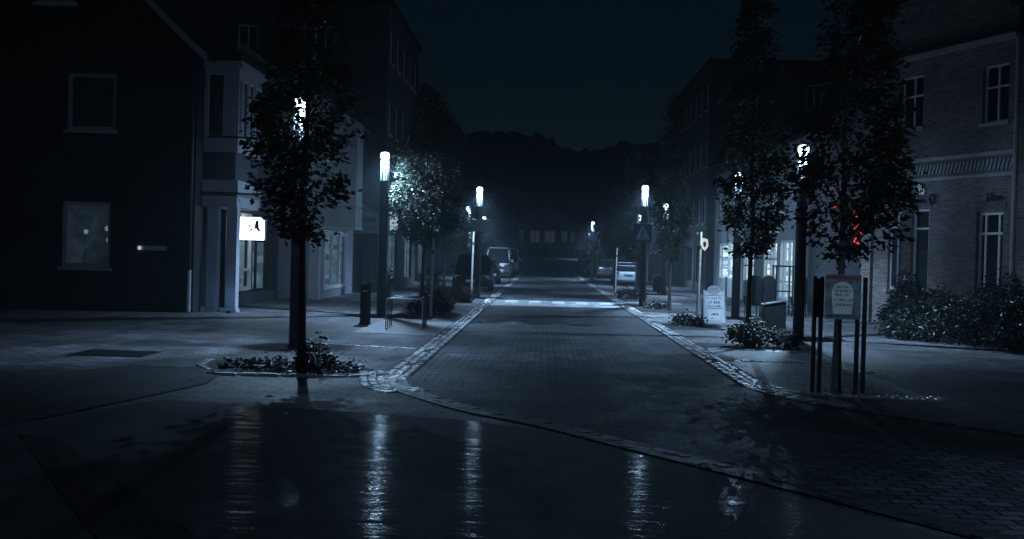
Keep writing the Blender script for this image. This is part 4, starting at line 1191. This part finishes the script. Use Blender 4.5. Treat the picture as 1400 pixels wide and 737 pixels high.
# slim black bin
t = thing("litter_bin", "slim black round litter bin with pale label left of the lit lamp", "bin", (-4.15, 27.28, 0))
mb = MB(); mb.lathe([(.001, 0), (.15, 0), (.15, .02), (.125, .03), (.13, .86), (.001, .86)], 24); body = mb.build("body", M['black_plastic'], t, smooth=True)
mb = MB()
n = 24; V = []
for k in range(n):
    a = 2 * math.pi * k / n; V.append((.138 * math.cos(a), .138 * math.sin(a), .862))
for k in range(n):
    a = 2 * math.pi * k / n; V.append((.138 * math.cos(a), .138 * math.sin(a), .93 + .045 * math.cos(a)))
mb.add(V, [(k, (k + 1) % n, n + (k + 1) % n, n + k) for k in range(n)] + [tuple(range(n, 2 * n))]); mb.build("slanted_lid", M['black_plastic'], t)
mb = MB(); mb.box(-.06, .06, -.143, -.125, .76, .80); mb.build("label_plate", M['steel'], body)

# bicycle rack: four hoops
t = thing("bicycle_rack", "dark metal bicycle rack of slender hoops joined by top rails", "bicycle rack", (-3.45, 25.7, 0), .03)
for k in range(4):
    y = k * .42; mb = MB()
    pts = [(0, y, -.02), (0, y, .60)] + [(.08 - .08 * math.cos(a), y, .60 + .08 * math.sin(a)) for a in (.5, 1.0, 1.57)] + [(.72 + .08 * math.sin(a), y, .60 + .08 * math.cos(a)) for a in (0, .57, 1.07, 1.57)] + [(.80, y, -.02)]
    mb.path(pts, .014, 8); mb.build("hoop", M['steel'] if k == 0 else M['dark_metal'], t, smooth=True)
for x in (.06, .74):
    mb = MB(); mb.tube((x, 0, .676), (x, 1.26, .676), .013, n=8); mb.build("rail", M['dark_metal'], t, smooth=True)
for x in (0, .8):
    mb = MB(); mb.box(x - .03, x + .03, -.03, 1.3, .001, .012); mb.build("foot_plate", M['dark_metal'], t)

# wedge topped bin on a post
t = thing("litter_bin", "dark square wedge topped litter bin hanging on a post beside the leafy shrub", "bin", (5.5, 28.0, 0), .04)
mb = MB(); mb.extrude([(-.26, -.17, .13), (.25, -.17, .13), (.25, -.17, .76), (-.26, -.17, .66)], (0, .34, 0)); body = mb.build("body", M['black_plastic'], t, bevel=.008)
mb = MB(); mb.extrude([(-.29, -.2, .675), (.28, -.2, .785), (.28, -.2, .81), (-.29, -.2, .70)], (0, .4, 0)); mb.build("lid", M['steel'], t, bevel=.004)
mb = MB(); mb.tube((-.2, .22, 0), (-.2, .22, .9), .03, n=12); mb.build("post", M['dark_metal'], t)
t = thing("litter_bin", "dark boxy litter bin on the right pavement behind the crossing sign", "bin", (5.6, 57.0, 0))
mb = MB(); mb.box(-.28, .28, -.22, .22, .12, .86); mb.build("body", M['black_plastic'], t, bevel=.02)
mb = MB(); mb.lathe([(.32, .87), (.30, .93), (.15, .97), (.001, .98)], 4); mb.build("lid", M['black_plastic'], t)
mb = MB(); mb.box(-.06, .06, -.06, .06, 0, .12); mb.build("foot", M['dark_metal'], t)

# sandwich board
rn = random.Random(8)
t = thing("sandwich_board", "white sandwich board with rounded header and rows of writing by the pale pole", "sign", (4.45, 30.75, 0), RAD(6))
tl = math.tan(RAD(11))
def ab(x, z, n): return (x, -.22 + z * tl - n, z)
def abk(x, z, n): return (x, .22 - z * tl + n, z)
for fn, nm in ((ab, 'front'), (abk, 'back')):
    mb = MB()
    mb.extrude([fn(-.29, .06, 0), fn(.29, .06, 0), fn(.25, .90, 0), fn(-.25, .90, 0)], (0, .02 if nm == 'front' else -.02, 0)); mb.build(nm + "_panel", M['white_paint'], t)
mb = MB()
for sx in (-1, 1): mb.extrude([ab(sx*.315, 0, .012), ab(sx*.285, 0, .012), ab(sx*.245, .93, .012), ab(sx*.275, .93, .012)], (0, .035, 0))
mb.extrude([ab(-.285, .06, .010), ab(.285, .06, .010), ab(.285, .09, .010), ab(-.285, .09, .010)], (0, .03, 0))
mb.build("frame", M['steel'], t)
mb = MB(); mb.extrude([ab(.17 * math.cos(a) * 1.05, .93 + .115 * math.sin(a), .018) for a in [i * math.pi / 12 for i in range(24)]], (0, .015, 0)); mb.build("header", plain("header_grey", (.42, .41, .45), .5, .12, 20), t)
mb = MB()
mp = lambda h: (lambda x, z, n: ab(x, z, .0025 + h))
scribble(mb, mp(0), -.19, .2, .690, .735, rn); scribble(mb, mp(0), -.16, .17, .575, .64, rn); scribble(mb, mp(0), -.18, .19, .485, .535, rn)
for z in (.775, .445, .12):
    mb.quad(ab(-.22, z, .003), ab(.22, z, .003), ab(.22, z + .012, .003), ab(-.22, z + .012, .003))
scribble(mb, mp(.018), -.11, .12, .95, .975, rn); scribble(mb, mp(.018), -.13, .13, .90, .925, rn)
mb.build("writing", M['black_plastic'], t)
mb = MB(); mb.quad(ab(-.14, .21, .004), ab(.14, .21, .004), ab(.14, .37, .004), ab(-.14, .37, .004)); nb = mb.build("note", plain("note_white", (.85, .85, .86), .5, .05, 5, bmp=0), t)
mb = MB(); scribble(mb, mp(.0045), -.10, .11, .27, .33, rn, .15); mb.build("note_writing", M['black_plastic'], nb)

# closed parasol far left
t = thing("closed_parasol", "closed white parasol standing far along the left pavement", "parasol", (-8.55, 79.0, gz(79)))
mb = MB(); mb.lathe([(.001, 2.15), (.05, 2.1), (.12, 1.6), (.2, .95), (.22, .8), (.1, .78)], 10); mb.build("canopy", M['white_paint'], t, smooth=True)
mb = MB(); mb.tube((0, 0, 0), (0, 0, 2.2), .025, n=8); mb.build("pole", M['steel'], t)
mb = MB(); mb.lathe([(.001, 0), (.3, 0), (.28, .07), (.03, .1)], 16); mb.build("base", M['granite_dark'], t)

# planter pots on the left pavement
for x, y, lb, sd in ((-4.95, 52.0, "dark planter tub with a shrub between the lit tree and the black car", 41), (-5.9, 43.5, "dark planter tub standing below the lit box sign", 42)):
    t = thing("planter", lb, "planter", (x, y, 0), 0, "planter tubs on the left pavement")
    mb = MB(); mb.lathe([(.001, 0), (.24, 0), (.32, .5), (.34, .52), (.30, .52), (.29, .46), (.001, .46)], 20); mb.build("tub", M['dark_metal'], t, smooth=True)
    rnd = random.Random(sd); cl = [((rnd.gauss(0, .16), rnd.gauss(0, .16), .5 + abs(rnd.gauss(.2, .18))), (0, 0)) for _ in range(40)]
    mb = MB(); leaf_cloud(mb, cl, rnd, 18, .07, .07); mb.build("shrub", M['leaf_dark'], t)

# crossing signs on two lamps
def crossing_sign(x, y, z, label):
    t = thing("crossing_sign", label, "sign", (x, y, z), 0, "crossing signs")
    mb = MB(); mb.box(-.34, .34, -.05, .05, -.32, .32); mb.build("panel", plain("sign_blue", (.02, .045, .10), .4, .1, 4, bmp=0), t, bevel=.015)
    mb = MB()
    mb.extrude([(-.27, -.054, -.25), (.27, -.054, -.25), (0, -.054, .24)], (0, .002, 0)); tri = mb.build("triangle", plain("sign_white", (.30, .32, .34), .5, .05, 4, bmp=0), t)
    mb = MB()
    P = lambda L: [(a, -.058, b) for a, b in L]
    mb.poly(P([(.02 + .028 * math.cos(i * .785), .11 + .028 * math.sin(i * .785)) for i in range(8)]))
    mb.poly(P([(-.02, .07), (.035, .07), (.045, -.06), (-.02, -.06)]))
    mb.poly(P([(-.02, -.06), (.01, -.06), (-.05, -.21), (-.09, -.21)])); mb.poly(P([(.012, -.06), (.045, -.06), (.10, -.2), (.07, -.21)]))
    mb.poly(P([(-.02, .065), (-.02, .03), (-.09, -.04), (-.105, -.02)])); mb.poly(P([(.035, .065), (.04, .03), (.10, -.02), (.085, .0)]))
    for i in range(5): mb.poly(P([(-.2 + i * .085, -.235), (-.155 + i * .085, -.235), (-.16 + i * .085, -.215), (-.195 + i * .085, -.215)]))
    mb.build("walker", M['black_plastic'], tri)
    mb = MB(); mb.box(-.1, .1, .052, .09, .18, .22); mb.box(-.1, .1, .052, .09, -.22, -.18); mb.build("clamp", M['steel'], t)
    mb = MB(); mb.box(-.36, .36, -.07, .07, .325, .34); mb.build("cover", M['steel'], t)
crossing_sign(3.50, 42.13, 2.63, "square pedestrian triangle sign on the right hand lamp behind the zebra stripes")
t = thing("sign_panel", "plain dim sign panel high on the left lamp before the black car", "sign", (-2.5, 45.6, 2.84))
mb = MB(); mb.box(-.36, .34, -.03, .0, -.24, .24); mb.build("panel", plain("sign_back", (.10, .13, .16), .5, .3, 4, bmp=0), t, bevel=.01)
mb = MB(); mb.box(-.34, .32, .002, .03, -.03, .03); mb.box(-.03, .03, .03, .09, -.2, .2); mb.build("rail", M['steel'], t)
t = thing("blue_sign", "small blue rectangular sign on a thin post far up the right pavement", "sign", (3.25, 78.0, gz(78)))
mb = MB(); mb.box(-.24, .24, -.03, -.01, 2.75, 3.2); mb.build("panel", plain("sign_pale_blue", (.16, .28, .48), .4, .1, 4, bmp=0), t, bevel=.008)
mb = MB(); mb.tube((0, 0, 0), (0, 0, 3.2), .03, n=8); mb.build("post", M['steel'], t)

# information board on two double posts; added glow stands in for light on it
t = thing("notice_board", "notice board between dark twin posts with an arched pale text panel, right foreground", "sign", (3.9, 15.35, 0))
for xs in ((-.36, -.275), (.20, .29)):
    for x in xs:
        mb = MB(); mb.box(x - .028, x + .022, -.03, .03, 0, 1.53); mb.build("post", M['dark_metal'], t, bevel=.006)
mb = MB(); mb.box(-.24, .22, -.065, -.03, .98, 1.56); bd = mb.build("board", emit("board_glow", (.17, .30, .42), .10, .8, 9), t, bevel=.004)
mb = MB(); mb.box(-.385, -.252, -.05, -.032, 1.0, 1.5); mb.build("side_panel", M['black_plastic'], t)
nz = -.068
mb = MB(); mb.poly([(-.24, nz, 1.50), (.21, nz, 1.50), (.21, nz, 1.545), (-.24, nz, 1.545)]); mb.build("red_band", emit("dull_red", (.42, .16, .15), .035, .6, 12), bd)
mb = MB()
arch = [(-.14, 1.05), (.10, 1.05), (.12, 1.30)] + [(-.02 + .14 * math.cos(a), 1.32 + .15 * math.sin(a)) for a in [i * math.pi / 10 for i in range(11)]]
mb.poly([(x, nz - .002, z) for x, z in arch]); ar = mb.build("text_panel", emit("panel_glow", (.40, .60, .76), .13, .25, 9), bd)
mb = MB()
for z in (1.385, 1.335, 1.285, 1.215, 1.155): scribble(mb, lambda a, b, c: (a, nz - .004, b), -.12 if z < 1.37 else -.09, .10 if z < 1.37 else .07, z, z + .03, rn, .2)
mb.build("writing", M['black_plastic'], ar)
mb = MB(); mb.poly([(-.22, nz, 1.0), (.2, nz, 1.0), (.2, nz, 1.045), (-.22, nz, 1.045)]); bb = mb.build("caption_strip", M['white_paint'], bd)
mb = MB(); scribble(mb, lambda a, b, c: (a, nz - .003, b), -.2, .08, 1.007, 1.036, rn, .6); mb.build("writing", M['black_plastic'], bb)

# café furniture before the lit shops
def cafe_seat(x, y, rz, label, w=.42):
    t = thing("garden_chair", label, "chair", (x, y, 0), rz, "dark high backed seats before the lit shops")
    mb = MB(); pr = [(-w/2, .42), (-w/2, 1.12)] + [(w/2 * math.cos(a), 1.12 + .17 * math.sin(a)) for a in [math.pi - i * math.pi / 8 for i in range(9)]] + [(w/2, .42)]
    mb.extrude([(a, -.02 , b) for a, b in pr], (0, .07, 0)); mb.build("backrest", M['black_plastic'], t, bevel=.012)
    mb = MB(); mb.box(-w/2, w/2, .06, .5, .36, .44); mb.build("seat", M['black_plastic'], t, bevel=.02)
    for sx in (-1, 1):
        mb = MB(); mb.box(sx * w/2 - .03, sx * w/2 + .03, .05, .48, .6, .64); mb.box(sx * w/2 - .025, sx * w/2 + .025, .42, .47, .44, .6); mb.build("armrest", M['black_plastic'], t)
        for yy in (.02, .44):
            mb = MB(); mb.tube((sx * (w/2 - .04), yy, .37), (sx * (w/2 - .02), yy, 0), .018, n=8); mb.build("leg", M['dark_metal'], t)
cafe_seat(6.48, 36.0, .1, "dark high backed seat with rounded top, left one of the pair"); cafe_seat(6.90, 36.1, -.05, "dark high backed seat with rounded top, right one of the pair")
cafe_seat(8.02, 36.4, .3, "lone dark rounded seat right of the lamp before the lit shops", .3)
t = thing("bar_table", "tall thin legged dark bar table frame before the lit shop window", "table", (7.72, 38.0, 0))
mb = MB(); mb.box(-.3, .3, -.3, .3, 1.55, 1.6); mb.build("table_top", M['dark_metal'], t)
for a in (-.27, .27):
    for b in (-.27, .27):
        mb = MB(); mb.box(a - .02, a + .02, b - .02, b + .02, 0, 1.55); mb.build("leg", M['dark_metal'], t)
mb = MB()
for z in (.25, .75): mb.box(-.25, .25, -.28, -.26, z, z + .03); mb.box(-.25, .25, .26, .28, z, z + .03)
mb.build("stretcher", M['dark_metal'], t)

# blue ground light at the white piers
t = thing("ground_light", "small bluish ground light at the foot of the white piers", "lamp", (-8.15, 30.15, 0))
mb = MB(); mb.lathe([(.001, 0), (.06, 0), (.06, .06), (.045, .06), (.045, .05)], 16); mb.build("housing", M['dark_metal'], t)
mb = MB(); mb.lathe([(.001, .055), (.044, .055)], 16); mb.build("lens", emit("blue_lens", (.25, .5, 1.0), 2.0), t)
ld = bpy.data.lights.new("ground_beam", 'POINT'); ld.energy = 1.6; ld.color = (.2, .5, 1.0); ld.shadow_soft_size = .03
lo = bpy.data.objects.new("ground_beam", ld); COL.objects.link(lo); lo.parent = t; lo.location = (0, 0, .4)

# ------------------------------------------------------------------ vehicles (front towards -y)
def loft(mb, rings):
    n = len(rings[0]); V = [p for r in rings for p in r]; F_ = []
    for i in range(len(rings) - 1):
        for k in range(n):
            F_.append((i*n + k, i*n + (k+1) % n, (i+1)*n + (k+1) % n, (i+1)*n + k))
    F_.append(tuple(range(n))[::-1]); F_.append(tuple((len(rings)-1)*n + k for k in range(n)))
    mb.add(V, F_)
def car(label, x, y, rz, paint, kind, cat="car", nm="parked_car"):
    t = thing(nm, label, cat, (x, y, gz(y)), rz, "cars parked along the street")
    if kind == 'suv': L, W, zb, zh, zr = 4.5, .91, 1.02, .98, 1.68; cab = [(.95, .98, .05), (1.75, .10, 0), (3.9, .06, 0), (4.42, .75, .02)]
    elif kind == 'van': L, W, zb, zh, zr = 5.0, .97, 1.15, 1.10, 2.2; cab = [(.75, .98, .05), (1.55, .12, 0), (4.8, .05, 0), (4.95, .35, .02)]
    else: L, W, zb, zh, zr = 4.25, .87, .92, .86, 1.43; cab = [(1.05, .98, .05), (1.95, .10, 0), (3.5, .08, 0), (4.15, .75, .02)]
    def ring(y_, w, zl, zt):
        return [(-w*.86, y_, zl), (-w, y_, zl + .18), (-w, y_, zt - .22), (-w*.95, y_, zt - .05), (-w*.84, y_, zt), (w*.84, y_, zt), (w*.95, y_, zt - .05), (w, y_, zt - .22), (w, y_, zl + .18), (w*.86, y_, zl)]
    mb = MB()
    loft(mb, [ring(0, W*.80, .30, zh - .30), ring(.08, W*.90, .22, zh - .17), ring(.3, W*.97, .20, zh - .10), ring(cab[0][0], W, .19, zh), ring(1.9, W, .19, zb), ring(3.2, W, .19, zb), ring(L - .35, W*.98, .20, zb), ring(L - .06, W*.93, .26, zb - .06), ring(L, W*.86, .33, zb - .2)])
    body = mb.build("body", paint, t, smooth=True)
    zc = zb - .02
    def cring(y_, f, wt):
        z = zr - (zr - zc) * f; w0 = W * .90; w1 = W * (.90 - .16 * (1 - f))
        return [(-w0, y_, zc), (-w1, y_, max(z - .06, zc + .001)), (-w1 * .9, y_, max(z, zc + .002)), (w1 * .9, y_, max(z, zc + .002)), (w1, y_, max(z - .06, zc + .001)), (w0, y_, zc)]
    mb = MB(); loft(mb, [cring(*c) for c in cab]); mb.build("cabin_glass", M['dark_glass'], t, smooth=True)
    mb = MB(); y0, y1 = cab[1][0], cab[2][0]; w1 = W * .74
    loft(mb, [[(-w1, yy, zr - .055), (-w1 * .9, yy, zr + .012), (w1 * .9, yy, zr + .012), (w1, yy, zr - .055), (w1 * .9, yy, zr - .03), (-w1 * .9, yy, zr - .03)] for yy in (y0 - .06, y0 + .3, (y0 + y1) / 2, y1 - .2, y1 + .08)]); mb.build("roof", paint, t, smooth=True)
    for sx in (-1, 1):
        for (a, fa, _), (b, fb, _) in ((cab[0], cab[1]), (cab[3], cab[2])):
            mb = MB(); za = zr - (zr - zc) * fa; zz = zr - (zr - zc) * fb
            mb.path([(sx * W * .90, a, za), (sx * W * .76, b, zz - .04)], .035, 6); mb.build('pillar', paint, t)
        ym = (y0 + y1) / 2; mb = MB(); mb.path([(sx * W * .905, ym, zc), (sx * W * .765, ym, zr - .05)], .03, 6)
        mb.build("pillar", paint, t)
        mb = MB(); mb.box(sx * (W + .06) - .07, sx * (W + .06) + .07, cab[0][0] + .35, cab[0][0] + .43, zb + .02, zb + .16); mb.build("mirror", paint, t, bevel=.015)
        for yy in (.85, L - .85):
            wh = MB()
            def wl(p, nn): return [(sx * (W - .1) + sx * q, yy + r * math.cos(2 * math.pi * k / nn), .32 + r * math.sin(2 * math.pi * k / nn)) for r, q in p for k in range(nn)]
            nn = 22; pr = [(.19, .105), (.30, .11), (.32, .09), (.32, -.08), (.2, -.09)]
            V = wl(pr, nn); Fs = [(i*nn + k, i*nn + (k+1) % nn, (i+1)*nn + (k+1) % nn, (i+1)*nn + k) for i in range(len(pr) - 1) for k in range(nn)]
            wh.add(V, Fs); ty = wh.build("wheel", M['rubber'], t, smooth=True)
            rm = MB(); V = wl([(.001, .10), (.06, .105), (.185, .098), (.19, .09)], nn); Fs = [(i*nn + k, i*nn + (k+1) % nn, (i+1)*nn + (k+1) % nn, (i+1)*nn + k) for i in range(3) for k in range(nn)]
            rm.add(V, Fs); rm.build("rim", M['steel'], ty, smooth=True)
        mb = MB(); mb.box(sx * W * .66 - .17, sx * W * .66 + .17, .015, .12, zh - .40, zh - .25); mb.build("headlight", M['clear_lens'], t, bevel=.03)
        mb = MB(); mb.box(sx * W * .78 - .10, sx * W * .78 + .10, L - .09, L - .004, zb - .34, zb - .08); mb.build("tail_light", M['red_lens'], t, bevel=.02)
    mb = MB(); mb.box(-.26, .26, L - .03, L + .012, zb - .34, zb - .23); mb.build("number_plate", M['plate'], t)
    mb = MB(); mb.box(-.26, .26, -.03, .004, .42, .53); mb.build("number_plate", M['clear_lens'], t)
    mb = MB(); mb.box(-W * .5, W * .5, -.012, .1, zh - .42, zh - .30); mb.build("grille", M['black_plastic'], t)
    mb = MB(); mb.box(-W * .86, W * .86, L - .12, L + .03, .34, .5); mb.build("rear_bumper", paint, t, bevel=.03)
    mb = MB(); mb.box(-W * .84, W * .84, -.05, .1, .30, .42); mb.build("front_bumper", M['black_plastic'], t, bevel=.03)
    return t
def paint(name, c, metal=.0, rough=.18):
    m = plain(name, c, rough, .05, 2, metal, 0, .6, .03)
    m.node_tree.nodes["Principled BSDF"].inputs["Coat Weight"].default_value = .7
    m.node_tree.nodes["Principled BSDF"].inputs["Coat Roughness"].default_value = .05
    return m
PB = paint("black_paint", (.008, .009, .011)); PS = paint("silver_paint", (.42, .44, .46), .35, .3); PW = paint("white_car_paint", (.72, .73, .74)); PG = paint("grey_paint", (.08, .085, .09), .3, .25)
car("black off road car parked facing the viewer behind the sign carrying lamp", -3.3, 53.6, .02, PB, 'suv')
car("dark grey car parked right behind the black one", -3.45, 66.5, 0, PG, 'car')
car("white van parked on the left, nearer one of two", -3.35, 84.0, 0, PW, 'van', "van", "parked_van")
car("white van parked on the left, farther one of two", -3.1, 100.0, 0, PW, 'van', "van", "parked_van")
car("dark car parked between the two white vans", -3.35, 92.2, 0, PG, 'suv')
car("silver hatchback parked with its rear and dark plate to the viewer", 5.2, 76.2, math.pi, PS, 'car')
car("small far white car parked on the right near the road end", 4.9, 138.0, math.pi, PW, 'van')

car("small dark car parked on the right well beyond the silver one", 5.0, 96.0, math.pi, PG, 'car')
car("pale far car parked on the right before the last one", 4.9, 118.0, math.pi, PS, 'car')
car("last pale car parked at the far end of the left row", -3.2, 114.0, 0, PW, 'car')
